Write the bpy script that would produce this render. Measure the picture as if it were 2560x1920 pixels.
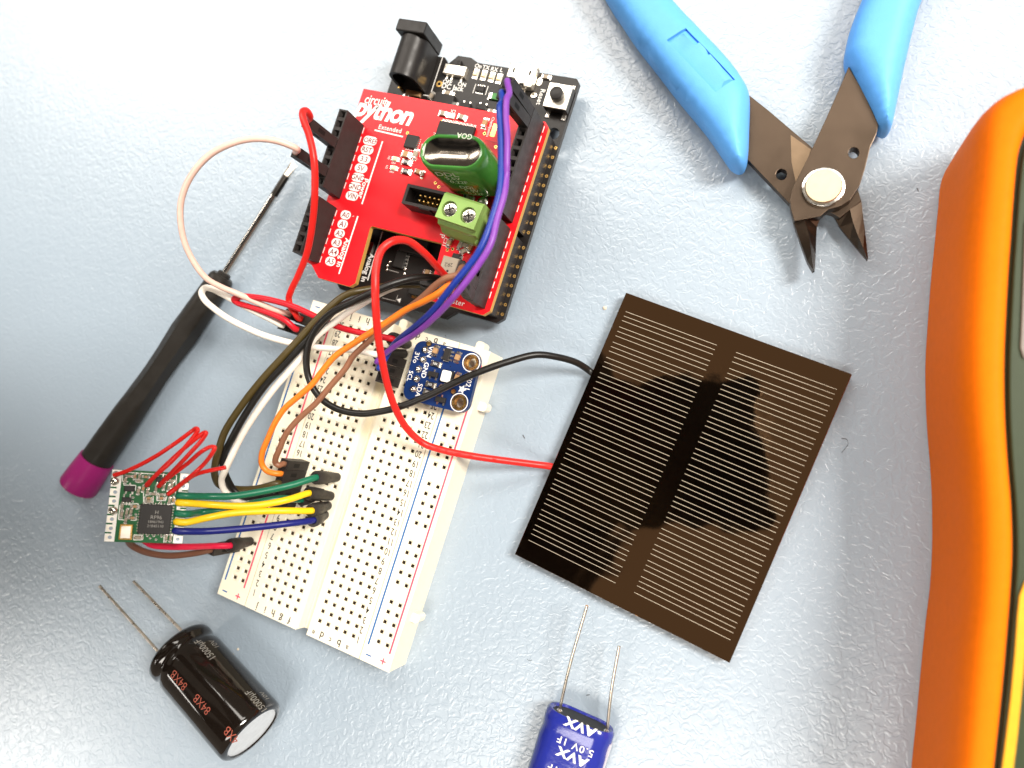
import bpy, bmesh, math, random
from mathutils import Vector, Matrix
from mathutils.geometry import tessellate_polygon
random.seed(11)
MM = 0.001                      # everything below is written in millimetres
sc = bpy.context.scene
for o in list(bpy.data.objects):
    bpy.data.objects.remove(o)
COL = sc.collection

# ------------------------------------------------------------------ camera
CAMH = 187.2                    # lens height above the bench, mm
A = Matrix(((0.95545463, 0.03984034, 0.29243667), (0.0, 0.99084712, -0.13498885), (-0.29513803, 0.12897572, 0.94670946)))
FPX = 1923.0
cam = bpy.data.cameras.new("camera")
cam.sensor_fit = 'HORIZONTAL'; cam.sensor_width = 36.0; cam.lens = FPX / 2560 * 36.0
cam.clip_start = 0.005; cam.clip_end = 50
cam.dof.use_dof = True; cam.dof.focus_distance = 0.186; cam.dof.aperture_fstop = 11.0
cam_o = bpy.data.objects.new("camera", cam); COL.objects.link(cam_o)
M4 = A.to_4x4(); M4.translation = Vector((0, 0, CAMH * MM)); cam_o.matrix_world = M4
sc.camera = cam_o

# ------------------------------------------------------------------ light
sc.view_settings.view_transform = 'Standard'; sc.view_settings.look = 'None'
sc.view_settings.exposure = 0.42; sc.view_settings.gamma = 1.0
w = bpy.data.worlds.new("World"); sc.world = w; w.use_nodes = True
bg = w.node_tree.nodes['Background']; bg.inputs[0].default_value = (1.0, 0.86, 0.70, 1); bg.inputs[1].default_value = 0.17

def area(name, loc, sx, sy, power, col, target=(0, 0, 0)):
    l = bpy.data.lights.new(name, 'AREA'); l.shape = 'RECTANGLE'; l.size = sx; l.size_y = sy
    l.energy = power; l.color = col
    o = bpy.data.objects.new(name, l); COL.objects.link(o); o.location = loc
    d = Vector(target) - Vector(loc); o.rotation_euler = d.to_track_quat('-Z', 'Y').to_euler()
    return o
WARM = (1.0, 0.94, 0.86)
for nm, x, y, p in (("far_left", -2.1, 1.75, 32), ("far", -0.55, 1.5, 27), ("far_right", 0.75, 1.5, 16), ("near", -0.35, -1.05, 24), ("near_left", -2.1, -0.95, 40), ("right", 1.75, 0.35, 130)):
    area("ceiling_light_" + nm, (x, y, 2.0), 1.2, 0.6, p, WARM, (x, y, 0))

# ------------------------------------------------------------------ projection helpers: a sight line met at a real height
C0 = Vector((0, 0, CAMH))
def ray(x, y):
    return A @ Vector(((x - 1280) / FPX, -(y - 960) / FPX, -1.0))
def at(x, y, z=0.0):
    d = ray(x, y); return C0 + d * ((z - CAMH) / d.z)
def zr(ox, oy, k):
    return lambda x, y: (ox + x / k, oy + y / k)

# ------------------------------------------------------------------ materials
MAT = {}
def mat(name, col, rough=0.5, metal=0.0, spec=0.3, var=0.06, vscale=0.6, bump=0.0, bscale=3.0, coat=0.0, sss=0.0, rvar=0.0, trans=0.0):
    m = bpy.data.materials.new(name); m.use_nodes = True
    nt = m.node_tree; b = nt.nodes['Principled BSDF']
    b.inputs['Roughness'].default_value = rough; b.inputs['Metallic'].default_value = metal
    b.inputs['Specular IOR Level'].default_value = spec
    b.inputs['Coat Weight'].default_value = coat; b.inputs['Coat Roughness'].default_value = 0.08
    if sss:
        b.inputs['Subsurface Weight'].default_value = sss; b.inputs['Subsurface Radius'].default_value = (0.0012, 0.0009, 0.0006)
        b.inputs['Subsurface Scale'].default_value = 1.0
    tc = nt.nodes.new('ShaderNodeTexCoord'); mp = nt.nodes.new('ShaderNodeMapping')
    mp.inputs['Scale'].default_value = (1000, 1000, 1000)
    nt.links.new(tc.outputs['Object'], mp.inputs['Vector'])
    n = nt.nodes.new('ShaderNodeTexNoise'); n.inputs['Scale'].default_value = vscale; n.inputs['Detail'].default_value = 5
    nt.links.new(mp.outputs[0], n.inputs['Vector'])
    mx = nt.nodes.new('ShaderNodeMix'); mx.data_type = 'RGBA'
    mx.inputs['A'].default_value = tuple(max(0, c * (1 - 2 * var)) for c in col) + (1,)
    mx.inputs['B'].default_value = tuple(min(1, c * (1 + 2 * var)) for c in col) + (1,)
    nt.links.new(n.outputs['Fac'], mx.inputs['Factor']); nt.links.new(mx.outputs['Result'], b.inputs['Base Color'])
    if rvar:
        mr = nt.nodes.new('ShaderNodeMapRange'); mr.inputs['To Min'].default_value = max(0.02, rough - rvar); mr.inputs['To Max'].default_value = rough + rvar
        mr.inputs['From Min'].default_value = 0.3; mr.inputs['From Max'].default_value = 0.7
        nt.links.new(n.outputs['Fac'], mr.inputs['Value']); nt.links.new(mr.outputs[0], b.inputs['Roughness'])
    if bump:
        n2 = nt.nodes.new('ShaderNodeTexNoise'); n2.inputs['Scale'].default_value = bscale; n2.inputs['Detail'].default_value = 3
        nt.links.new(mp.outputs[0], n2.inputs['Vector'])
        bp = nt.nodes.new('ShaderNodeBump'); bp.inputs['Strength'].default_value = 1.0; bp.inputs['Distance'].default_value = bump * MM
        nt.links.new(n2.outputs['Fac'], bp.inputs['Height']); nt.links.new(bp.outputs[0], b.inputs['Normal'])
    MAT[name] = m
    return m

mat('red_mask', (0.66, 0.008, 0.014), 0.30, bump=0.01, bscale=4, var=0.05)
mat('black_mask', (0.012, 0.010, 0.009), 0.36, bump=0.008, bscale=5)
mat('blue_mask', (0.004, 0.021, 0.10), 0.35, bump=0.008, bscale=5)
mat('green_mask', (0.012, 0.10, 0.030), 0.34, bump=0.008, bscale=5)
mat('fr4_edge', (0.52, 0.30, 0.075), 0.55, bump=0.03, bscale=6)
mat('silk', (0.80, 0.78, 0.74), 0.55, var=0.04, vscale=3)
mat('silk_dim', (0.30, 0.28, 0.26), 0.55)
mat('gold', (0.85, 0.52, 0.16), 0.28, 1.0, rvar=0.08)
mat('tin', (0.78, 0.74, 0.68), 0.24, 1.0, rvar=0.1, bump=0.03, bscale=2)
mat('steel', (0.70, 0.66, 0.60), 0.22, 1.0, rvar=0.08)
mat('usb_steel', (0.86, 0.80, 0.70), 0.42, 1.0, rvar=0.08)
mat('solder', (0.72, 0.68, 0.60), 0.2, 1.0, bump=0.06, bscale=1.5)
mat('black_plastic', (0.014, 0.012, 0.011), 0.42, bump=0.012, bscale=6, rvar=0.06)
mat('header_plastic', (0.020, 0.016, 0.015), 0.5, bump=0.02, bscale=7, rvar=0.06)
mat('hole_dark', (0.004, 0.0035, 0.003), 0.7)
mat('chip_black', (0.018, 0.016, 0.015), 0.5, bump=0.012, bscale=9)
mat('chip_print', (0.26, 0.25, 0.23), 0.5)
mat('ceramic_tan', (0.36, 0.21, 0.10), 0.45)
mat('ceramic_white', (0.78, 0.74, 0.66), 0.4)
mat('led_cream', (0.85, 0.66, 0.36), 0.3, coat=0.4)
mat('resistor_black', (0.02, 0.02, 0.022), 0.4)
mat('fuse_green', (0.05, 0.20, 0.05), 0.4)
mat('inductor_tan', (0.30, 0.25, 0.19), 0.6)
mat('cap_green', (0.045, 0.185, 0.030), 0.2, coat=0.5, rvar=0.04, bump=0.05, bscale=0.3)
mat('cap_print', (0.58, 0.62, 0.50), 0.4)
mat('cap_top_metal', (0.22, 0.19, 0.16), 0.16, 1.0, rvar=0.03, var=0.02)
mat('term_green', (0.25, 0.40, 0.105), 0.42, bump=0.01, bscale=5)
mat('bb_cream', (0.83, 0.765, 0.61), 0.42, sss=0.12, var=0.02, bump=0.01, bscale=3)
mat('bb_hole', (0.09, 0.06, 0.035), 0.6)
mat('print_black', (0.02, 0.018, 0.016), 0.5)
mat('print_blue', (0.015, 0.12, 0.34), 0.45)
mat('print_red', (0.80, 0.075, 0.14), 0.45)
def wiremat(n, c, r=0.36): mat('wire_' + n, c, r, bump=0.03, bscale=0.7, var=0.05, rvar=0.05)
wiremat('red', (0.68, 0.018, 0.014)); wiremat('crimson', (0.52, 0.010, 0.020)); wiremat('white', (0.82, 0.76, 0.68)); wiremat('blush', (0.72, 0.48, 0.40))
wiremat('blue', (0.010, 0.032, 0.25)); wiremat('navy', (0.008, 0.012, 0.14)); wiremat('purple', (0.19, 0.045, 0.33)); wiremat('orange', (0.78, 0.20, 0.018))
wiremat('brown', (0.24, 0.105, 0.058)); wiremat('darkbrown', (0.14, 0.06, 0.035)); wiremat('black', (0.010, 0.009, 0.008)); wiremat('olive', (0.060, 0.042, 0.012))
wiremat('green', (0.008, 0.13, 0.068)); wiremat('yellow', (0.80, 0.52, 0.012)); wiremat('magenta_red', (0.60, 0.012, 0.050)); wiremat('thin_red', (0.62, 0.016, 0.012), 0.22)
mat('heatshrink', (0.022, 0.019, 0.017), 0.5, bump=0.06, bscale=1.2, rvar=0.08)
mat('grip_black', (0.016, 0.0135, 0.011), 0.40, bump=0.012, bscale=2.5, rvar=0.08)
mat('cap_magenta', (0.28, 0.012, 0.13), 0.38, bump=0.02, bscale=1.0)
mat('shaft_steel', (0.55, 0.52, 0.48), 0.14, 1.0)
mat('shaft_dark', (0.05, 0.045, 0.04), 0.3, 1.0)
mat('grip_blue', (0.11, 0.37, 0.82), 0.5, bump=0.03, bscale=3.5, var=0.03)
mat('tool_steel', (0.080, 0.058, 0.042), 0.40, 1.0, rvar=0.08, bump=0.006, bscale=6, var=0.13, vscale=0.10)
mat('edge_steel', (0.24, 0.17, 0.11), 0.3, 1.0)
mat('rivet_steel', (0.62, 0.50, 0.33), 0.42, 1.0)
mat('meter_orange', (0.80, 0.155, 0.004), 0.5, spec=0.03, bump=0.03, bscale=4, var=0.04)
mat('meter_green', (0.022, 0.034, 0.012), 0.42, bump=0.02, bscale=5)
mat('meter_yellow', (0.62, 0.32, 0.01), 0.45)
mat('meter_grey', (0.20, 0.18, 0.16), 0.5)
mat('ecap_sleeve', (0.008, 0.0055, 0.004), 0.10, coat=0.6, var=0.15, bump=0.05, bscale=0.22)
mat('ecap_print', (0.23, 0.22, 0.20), 0.35)
mat('ecap_red_print', (0.30, 0.075, 0.05), 0.35)
mat('alu_disc', (0.80, 0.80, 0.80), 0.55, 0.6)
mat('lead_wire', (0.72, 0.64, 0.54), 0.3, 1.0, rvar=0.06)
mat('scap_blue', (0.017, 0.025, 0.235), 0.18, coat=0.5, bump=0.16, bscale=0.26)
mat('scap_strip', (0.62, 0.58, 0.62), 0.4)
mat('epoxy_black', (0.025, 0.026, 0.027), 0.6)
mat('lint', (0.10, 0.10, 0.10), 0.8); mat('crumb', (0.6, 0.52, 0.40), 0.7)
mat('phone_dark', (0.006, 0.006, 0.007), 0.25)
mat('panel_line', (0.46, 0.40, 0.31), 0.4, 0.3)
mat('panel_edge', (0.16, 0.13, 0.10), 0.4)
# bench: pale blue laminate with an orange-peel emboss
def bench_mat():
    m = bpy.data.materials.new('bench_laminate'); m.use_nodes = True; nt = m.node_tree; b = nt.nodes['Principled BSDF']
    b.inputs['Roughness'].default_value = 0.32; b.inputs['Specular IOR Level'].default_value = 1.0
    tc = nt.nodes.new('ShaderNodeTexCoord'); mp = nt.nodes.new('ShaderNodeMapping'); mp.inputs['Scale'].default_value = (1000, 1000, 1000)
    nt.links.new(tc.outputs['Object'], mp.inputs['Vector'])
    n = nt.nodes.new('ShaderNodeTexNoise'); n.inputs['Scale'].default_value = 0.60; n.inputs['Detail'].default_value = 1.0; n.inputs['Distortion'].default_value = 1.1
    nt.links.new(mp.outputs[0], n.inputs['Vector'])
    r = nt.nodes.new('ShaderNodeMapRange'); r.interpolation_type = 'SMOOTHSTEP'
    r.inputs['From Min'].default_value = 0.36; r.inputs['From Max'].default_value = 0.62
    nt.links.new(n.outputs['Fac'], r.inputs['Value'])
    n2 = nt.nodes.new('ShaderNodeTexNoise'); n2.inputs['Scale'].default_value = 3.2; n2.inputs['Detail'].default_value = 2
    nt.links.new(mp.outputs[0], n2.inputs['Vector'])
    ad = nt.nodes.new('ShaderNodeMath'); ad.operation = 'MULTIPLY_ADD'; ad.inputs[1].default_value = 0.05
    nt.links.new(n2.outputs['Fac'], ad.inputs[0]); nt.links.new(r.outputs[0], ad.inputs[2])
    bp = nt.nodes.new('ShaderNodeBump'); bp.inputs['Strength'].default_value = 1.0; bp.inputs['Distance'].default_value = 0.040 * MM
    nt.links.new(ad.outputs[0], bp.inputs['Height']); nt.links.new(bp.outputs[0], b.inputs['Normal'])
    n3 = nt.nodes.new('ShaderNodeTexNoise'); n3.inputs['Scale'].default_value = 0.03; n3.inputs['Detail'].default_value = 4
    nt.links.new(mp.outputs[0], n3.inputs['Vector'])
    mx = nt.nodes.new('ShaderNodeMix'); mx.data_type = 'RGBA'
    mx.inputs['A'].default_value = (0.266, 0.328, 0.392, 1); mx.inputs['B'].default_value = (0.292, 0.354, 0.418, 1)
    nt.links.new(n3.outputs['Fac'], mx.inputs['Factor']); nt.links.new(mx.outputs['Result'], b.inputs['Base Color'])
    MAT['bench'] = m
bench_mat()
def panel_mat():
    m = bpy.data.materials.new('solar_film'); m.use_nodes = True; nt = m.node_tree; b = nt.nodes['Principled BSDF']
    b.inputs['Base Color'].default_value = (0.30, 0.17, 0.088, 1); b.inputs['Metallic'].default_value = 1.0
    b.inputs['Roughness'].default_value = 0.05
    tc = nt.nodes.new('ShaderNodeTexCoord'); mp = nt.nodes.new('ShaderNodeMapping'); mp.inputs['Scale'].default_value = (1000, 1000, 1000)
    nt.links.new(tc.outputs['Object'], mp.inputs['Vector'])
    n = nt.nodes.new('ShaderNodeTexNoise'); n.inputs['Scale'].default_value = 0.06; n.inputs['Detail'].default_value = 2
    nt.links.new(mp.outputs[0], n.inputs['Vector'])
    bp = nt.nodes.new('ShaderNodeBump'); bp.inputs['Strength'].default_value = 1.0; bp.inputs['Distance'].default_value = 0.25 * MM
    nt.links.new(n.outputs['Fac'], bp.inputs['Height']); nt.links.new(bp.outputs[0], b.inputs['Normal'])
    MAT['panel'] = m
panel_mat()

# ------------------------------------------------------------------ mesh helpers
class MB:
    def __init__(s): s.v = []; s.f = []; s.m = []
    def add(s, v, f, mi=0):
        k = len(s.v); s.v += [tuple(p) for p in v]
        for q in f: s.f.append(tuple(i + k for i in q)); s.m.append(mi)
        return s
    def box(s, x0, x1, y0, y1, z0, z1, mi=0, mtop=None):
        v = [(x0, y0, z0), (x1, y0, z0), (x1, y1, z0), (x0, y1, z0), (x0, y0, z1), (x1, y0, z1), (x1, y1, z1), (x0, y1, z1)]
        s.add(v, [(0, 3, 2, 1), (0, 1, 5, 4), (1, 2, 6, 5), (2, 3, 7, 6), (3, 0, 4, 7)], mi)
        s.f.append(tuple(len(s.v) - 8 + i for i in (4, 5, 6, 7))); s.m.append(mi if mtop is None else mtop)
        return s
    def cbox(s, cx, cy, z0, lx, ly, h, rot=0, mi=0, mtop=None, chamf=0.0):
        c, n = math.cos(rot), math.sin(rot); k = len(s.v)
        if chamf > 0:
            a = chamf
            P = [(lx/2, ly/2, 0), (lx/2, ly/2, h - a), (lx/2 - a, ly/2 - a, h)]
            v = []
            for px_, py_, pz_ in P: v += [(-px_, -py_, z0 + pz_), (px_, -py_, z0 + pz_), (px_, py_, z0 + pz_), (-px_, py_, z0 + pz_)]
            v = [(cx + c * x - n * y, cy + n * x + c * y, z) for x, y, z in v]
            f = [(0, 3, 2, 1)] + [(l * 4 + i, l * 4 + (i + 1) % 4, l * 4 + 4 + (i + 1) % 4, l * 4 + 4 + i) for l in range(2) for i in range(4)]
            s.add(v, f, mi); s.f.append(tuple(k + i for i in (8, 9, 10, 11))); s.m.append(mi if mtop is None else mtop)
            return s
        s.box(-lx/2, lx/2, -ly/2, ly/2, z0, z0 + h, mi, mtop)
        for i in range(k, len(s.v)):
            x, y, z = s.v[i]; s.v[i] = (cx + c * x - n * y, cy + n * x + c * y, z)
        return s
    def prism(s, poly, z0, z1, mi=0, mside=None, holes=(), mhole=None):
        loops = [list(poly)] + [list(h) for h in holes]
        flat = [p for l in loops for p in l]; N = len(flat)
        tri = tessellate_polygon([[Vector((p[0], p[1], 0)) for p in l] for l in loops])
        k = len(s.v)
        s.v += [(p[0], p[1], z1) for p in flat] + [(p[0], p[1], z0) for p in flat]
        for a, b, c in tri:
            area2 = (flat[b][0] - flat[a][0]) * (flat[c][1] - flat[a][1]) - (flat[b][1] - flat[a][1]) * (flat[c][0] - flat[a][0])
            t = (a, b, c) if area2 > 0 else (a, c, b)
            s.f.append(tuple(k + i for i in t)); s.m.append(mi)
            s.f.append(tuple(k + N + i for i in reversed(t))); s.m.append(mi)
        off = 0; ms = mi if mside is None else mside
        for li, l in enumerate(loops):
            n = len(l); ar = sum(l[i][0] * l[(i + 1) % n][1] - l[(i + 1) % n][0] * l[i][1] for i in range(n))
            ccw = ar > 0
            for i in range(n):
                a, b = off + i, off + (i + 1) % n
                if ccw == (li > 0): a, b = b, a
                s.f.append((k + N + a, k + N + b, k + b, k + a)); s.m.append(ms if (li == 0 or mhole is None) else mhole)
            off += n
        return s
    def cyl(s, cx, cy, z0, z1, r, n=16, r2=None, mi=0, mtop=None, cap=True):
        r2 = r if r2 is None else r2; k = len(s.v)
        for z, q in ((z0, r), (z1, r2)):
            s.v += [(cx + q * math.cos(2 * math.pi * i / n), cy + q * math.sin(2 * math.pi * i / n), z) for i in range(n)]
        for i in range(n): s.f.append((k + i, k + (i + 1) % n, k + n + (i + 1) % n, k + n + i)); s.m.append(mi)
        if cap:
            s.f.append(tuple(k + n + i for i in range(n))); s.m.append(mi if mtop is None else mtop)
            s.f.append(tuple(k + i for i in reversed(range(n)))); s.m.append(mi)
        return s
    def ring(s, cx, cy, z, r0, r1, n=20, h=0.0, mi=0):
        k = len(s.v)
        for q in (r0, r1):
            s.v += [(cx + q * math.cos(2 * math.pi * i / n), cy + q * math.sin(2 * math.pi * i / n), z + h) for i in range(n)]
        for i in range(n): s.f.append((k + i, k + (i + 1) % n, k + n + (i + 1) % n, k + n + i)[::-1]); s.m.append(mi)
        return s
    def dome(s, cx, cy, z, r, h, n=12, mi=0):
        k = len(s.v); L = 4
        for j in range(L):
            a = j / L * math.pi / 2
            s.v += [(cx + r * math.cos(a) * math.cos(2 * math.pi * i / n), cy + r * math.cos(a) * math.sin(2 * math.pi * i / n), z + h * math.sin(a)) for i in range(n)]
        s.v.append((cx, cy, z + h)); t = len(s.v) - 1
        for j in range(L - 1):
            for i in range(n): s.f.append((k + j * n + i, k + j * n + (i + 1) % n, k + (j + 1) * n + (i + 1) % n, k + (j + 1) * n + i)); s.m.append(mi)
        for i in range(n): s.f.append((k + (L - 1) * n + i, k + (L - 1) * n + (i + 1) % n, t)); s.m.append(mi)
        return s
    def sweep(s, rings, close=True, caps=True, mi=0):
        k = len(s.v); n = len(rings[0])
        for r in rings: s.v += [tuple(p) for p in r]
        for j in range(len(rings) - 1):
            for i in range(n if close else n - 1):
                s.f.append((k + j * n + i, k + j * n + (i + 1) % n, k + (j + 1) * n + (i + 1) % n, k + (j + 1) * n + i)); s.m.append(mi)
        if caps and close:
            s.f.append(tuple(k + i for i in reversed(range(n)))); s.m.append(mi)
            s.f.append(tuple(k + (len(rings) - 1) * n + i for i in range(n))); s.m.append(mi)
        return s
    def tube(s, pts, r, n=10, mi=0):
        pts = [Vector(p) for p in pts]; rings = []
        up = None
        for i, p in enumerate(pts):
            t = (pts[min(i + 1, len(pts) - 1)] - pts[max(i - 1, 0)]).normalized()
            if up is None:
                up = Vector((0, 0, 1)) if abs(t.z) < 0.9 else Vector((1, 0, 0))
            u = (up - t * up.dot(t)).normalized(); up = u; v = t.cross(u)
            q = r(i / (len(pts) - 1)) if callable(r) else r
            rings.append([p + (u * math.cos(2 * math.pi * a / n) + v * math.sin(2 * math.pi * a / n)) * q for a in range(n)])
        return s.sweep(rings, mi=mi)
    def lathe(s, o, ax, prof, n=28, mi=0, fac=None, caps=True):
        o = Vector(o); ax = Vector(ax).normalized(); u = Vector((0, 0, 1)); u = (u - ax * u.dot(ax)).normalized(); v = ax.cross(u)
        rings = []
        for j, (t, r) in enumerate(prof):
            rings.append([o + ax * t + (u * math.cos(2 * math.pi * i / n) + v * math.sin(2 * math.pi * i / n)) * (r * (fac(t, 2 * math.pi * i / n) if fac else 1)) for i in range(n)])
        return s.sweep(rings, mi=mi, caps=caps)
    def mesh(s, name, mats, bevel=0, seg=2, smooth=None):
        me = bpy.data.meshes.new(name)
        me.from_pydata([(a * MM, b * MM, c * MM) for a, b, c in s.v], [], s.f)
        for q in (mats if isinstance(mats, (list, tuple)) else [mats]): me.materials.append(MAT[q])
        me.polygons.foreach_set('material_index', s.m)
        bm = bmesh.new(); bm.from_mesh(me); bmesh.ops.recalc_face_normals(bm, faces=bm.faces)
        if bevel:
            bmesh.ops.remove_doubles(bm, verts=bm.verts, dist=1e-7)
            ed = [e for e in bm.edges if len(e.link_faces) == 2 and e.calc_face_angle(0) > 0.45]
            bmesh.ops.bevel(bm, geom=ed, offset=bevel * MM, segments=seg, affect='EDGES', clamp_overlap=True, profile=0.5)
        bm.to_mesh(me); bm.free()
        if smooth is not None:
            me.shade_smooth(); me.set_sharp_from_angle(angle=math.radians(smooth))
        return me
    def build(s, name, mats, parent=None, bevel=0, seg=2, smooth=None, loc=None, rot=None, label=None):
        o = bpy.data.objects.new(name, s.mesh(name, mats, bevel, seg, smooth)); COL.objects.link(o); o.parent = parent
        if loc is not None: o.location = [c * MM for c in loc]
        if rot is not None: o.rotation_euler = rot
        if label: o['label'] = label
        return o

def inst(me, name, parent, loc, rz=0.0):
    o = bpy.data.objects.new(name, me); COL.objects.link(o); o.parent = parent
    o.location = [c * MM for c in loc]; o.rotation_euler = (0, 0, rz)
    return o
def tag(o, label, cat, group=None):
    o['label'] = label; o['category'] = cat
    if group: o['group'] = group
    return o
def thing(name, label, cat, loc=(0, 0, 0), rz=0.0, group=None, mat3=None):
    o = bpy.data.objects.new(name, None); COL.objects.link(o); o.empty_display_size = 0.004
    if mat3 is not None:
        m = mat3.to_4x4(); m.translation = Vector(loc) * MM; o.matrix_world = m
    else:
        o.location = [c * MM for c in loc]; o.rotation_euler = (0, 0, rz)
    return tag(o, label, cat, group)
def circ(cx, cy, r, n=20): return [(cx + r * math.cos(2 * math.pi * i / n), cy + r * math.sin(2 * math.pi * i / n)) for i in range(n)]
def rrect(cx, cy, lx, ly, r, n=5, rot=0):
    pts = []
    for sx, sy, a0 in ((1, 1, 0), (-1, 1, 90), (-1, -1, 180), (1, -1, 270)):
        for i in range(n + 1):
            a = math.radians(a0 + 90 * i / n); pts.append((sx * (lx/2 - r) + r * math.cos(a), sy * (ly/2 - r) + r * math.sin(a)))
    c, s = math.cos(rot), math.sin(rot)
    return [(cx + c * x - s * y, cy + s * x + c * y) for x, y in pts]
def spline(pts, per=10):
    P = [Vector(p) for p in pts]; P = [P[0] * 2 - P[1]] + P + [P[-1] * 2 - P[-2]]; out = []
    def tj(ti, a, b): return ti + max((b - a).length, 1e-6) ** 0.5
    for i in range(1, len(P) - 2):
        p0, p1, p2, p3 = P[i-1], P[i], P[i+1], P[i+2]; t0 = 0.0; t1 = tj(t0, p0, p1); t2 = tj(t1, p1, p2); t3 = tj(t2, p2, p3)
        for k in range(per):
            t = t1 + (t2 - t1) * k / per
            a1 = p0 * ((t1 - t) / (t1 - t0)) + p1 * ((t - t0) / (t1 - t0)); a2 = p1 * ((t2 - t) / (t2 - t1)) + p2 * ((t - t1) / (t2 - t1)); a3 = p2 * ((t3 - t) / (t3 - t2)) + p3 * ((t - t2) / (t3 - t2))
            b1 = a1 * ((t2 - t) / (t2 - t0)) + a2 * ((t - t0) / (t2 - t0)); b2 = a2 * ((t3 - t) / (t3 - t1)) + a3 * ((t - t1) / (t3 - t1))
            out.append(b1 * ((t2 - t) / (t2 - t1)) + b2 * ((t - t1) / (t2 - t1)))
    out.append(P[-2]); return out

# ---- lettering
TXT = {}
def text_raw(s, size, bold=0.0, shear=0.0, xs=1.0, space=1.0):
    key = (s, size, bold, shear, xs, space)
    if key not in TXT:
        cu = bpy.data.curves.new('txt', 'FONT'); cu.body = s; cu.size = size / 0.73; cu.offset = bold * size; cu.shear = shear
        cu.align_x = 'CENTER'; cu.align_y = 'CENTER'; cu.resolution_u = 3; cu.space_character = space
        ob = bpy.data.objects.new('txt', cu); me = bpy.data.meshes.new_from_object(ob)
        v = [(p.co.x * xs, p.co.y) for p in me.vertices]; f = [tuple(q.vertices) for q in me.polygons]
        if v:
            mx = (max(p[0] for p in v) + min(p[0] for p in v)) / 2; my = (max(p[1] for p in v) + min(p[1] for p in v)) / 2
            v = [(x - mx, y - my) for x, y in v]
        bpy.data.objects.remove(ob); bpy.data.curves.remove(cu); bpy.data.meshes.remove(me)
        TXT[key] = (v, f)
    return TXT[key]
def text_mb(mb, s, x, y, z, size, rot=0.0, mi=0, **kw):
    v, f = text_raw(s, size, **kw); c, n = math.cos(rot), math.sin(rot)
    return mb.add([(x + c * a - n * b, y + n * a + c * b, z) for a, b in v], f, mi)
def text(parent, name, s, x, y, z, size, rot=0.0, m='silk', **kw):
    mb = MB(); text_mb(mb, s, 0, 0, 0, size, 0, **kw)
    return mb.build(name, m, parent, loc=(x, y, z), rot=(0, 0, rot))

# ------------------------------------------------------------------ bench
bench = MB().box(-300, 700, -500, 600, -25, 0).build('bench_top', 'bench'); bench['kind'] = 'structure'

class Fr:
    def __init__(s, o, yaw): s.o = Vector(o); s.yaw = yaw; s.c = math.cos(yaw); s.s = math.sin(yaw)
    def l(s, P): d = Vector(P) - s.o; return Vector((s.c * d.x + s.s * d.y, -s.s * d.x + s.c * d.y, d.z))
    def w(s, x, y, z=0): return Vector((s.o.x + s.c * x - s.s * y, s.o.y + s.s * x + s.c * y, s.o.z + z))
    def px(s, x, y, z): return s.l(at(x, y, z))
BB = Fr((-96.459, -36.398, 0), -0.32111)
ST = Fr((-88.278, 120.692, 0), -0.32319)
BZ = 9.5                                         # breadboard top
PZ = 5.9                                         # controller board top
SZ = 16.8                                        # shield top
HZ = 25.3                                        # shield header top
def hole(c, r):                                  # breadboard hole -> local x, y
    x = {'a': 0, 'b': -2.54, 'c': -5.08, 'd': -7.62, 'e': -10.16, 'f': -17.78, 'g': -20.32, 'h': -22.86, 'i': -25.4, 'j': -27.94}[c]
    return x, (r - 1) * 2.54

# ------------------------------------------------------------------ breadboard
bb = thing('breadboard', 'cream solderless breadboard with blue and red rail lines, wires plugged in', 'breadboard', BB.o, BB.yaw)
def holed_block(x0, x1, y0, y1, xs, ys, skip=lambda j: False, sides=True):
    mb = MB(); H = 0.86; T = 0.41
    xc = sorted([x0, x1] + [c - H for c in xs] + [c + H for c in xs]); yc = sorted([y0, y1] + [c - H for c in ys] + [c + H for c in ys])
    for i in range(len(xc) - 1):
        for j in range(len(yc) - 1):
            a, b, c, d = xc[i], xc[i+1], yc[j], yc[j+1]
            if i % 2 == 1 and j % 2 == 1 and not skip(j // 2):
                cx, cy = (a + b) / 2, (c + d) / 2
                def sq(h, z): return [(cx - h, cy - h, z), (cx + h, cy - h, z), (cx + h, cy + h, z), (cx - h, cy + h, z)]
                mb.add(sq(H, BZ) + sq(T, BZ - 0.42) + sq(T, BZ - 4), [(q, (q+1) % 4, 4 + (q+1) % 4, 4 + q) for q in range(4)])
                mb.add(sq(T, BZ - 0.42) + sq(T, BZ - 4), [(q, (q+1) % 4, 4 + (q+1) % 4, 4 + q) for q in range(4)] + [(4, 5, 6, 7)], 1)
            else:
                mb.add([(a, c, BZ), (b, c, BZ), (b, d, BZ), (a, d, BZ)], [(0, 1, 2, 3)])
    return mb
Y0, Y1 = -4.4, 77.8
def skirt(mb, x0, x1, y0, y1):                   # side walls with a tiny eased top edge left sharp
    v = [(x0, y0, 0), (x1, y0, 0), (x1, y1, 0), (x0, y1, 0), (x0, y0, BZ), (x1, y0, BZ), (x1, y1, BZ), (x0, y1, BZ)]
    mb.add(v, [(0, 1, 5, 4), (1, 2, 6, 5), (2, 3, 7, 6), (3, 0, 4, 7), (0, 3, 2, 1)])
rows = [i * 2.54 for i in range(30)]; rail = [1.3 + 2.54 * i for i in range(29)]
gap = lambda j: j % 6 == 5
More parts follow.
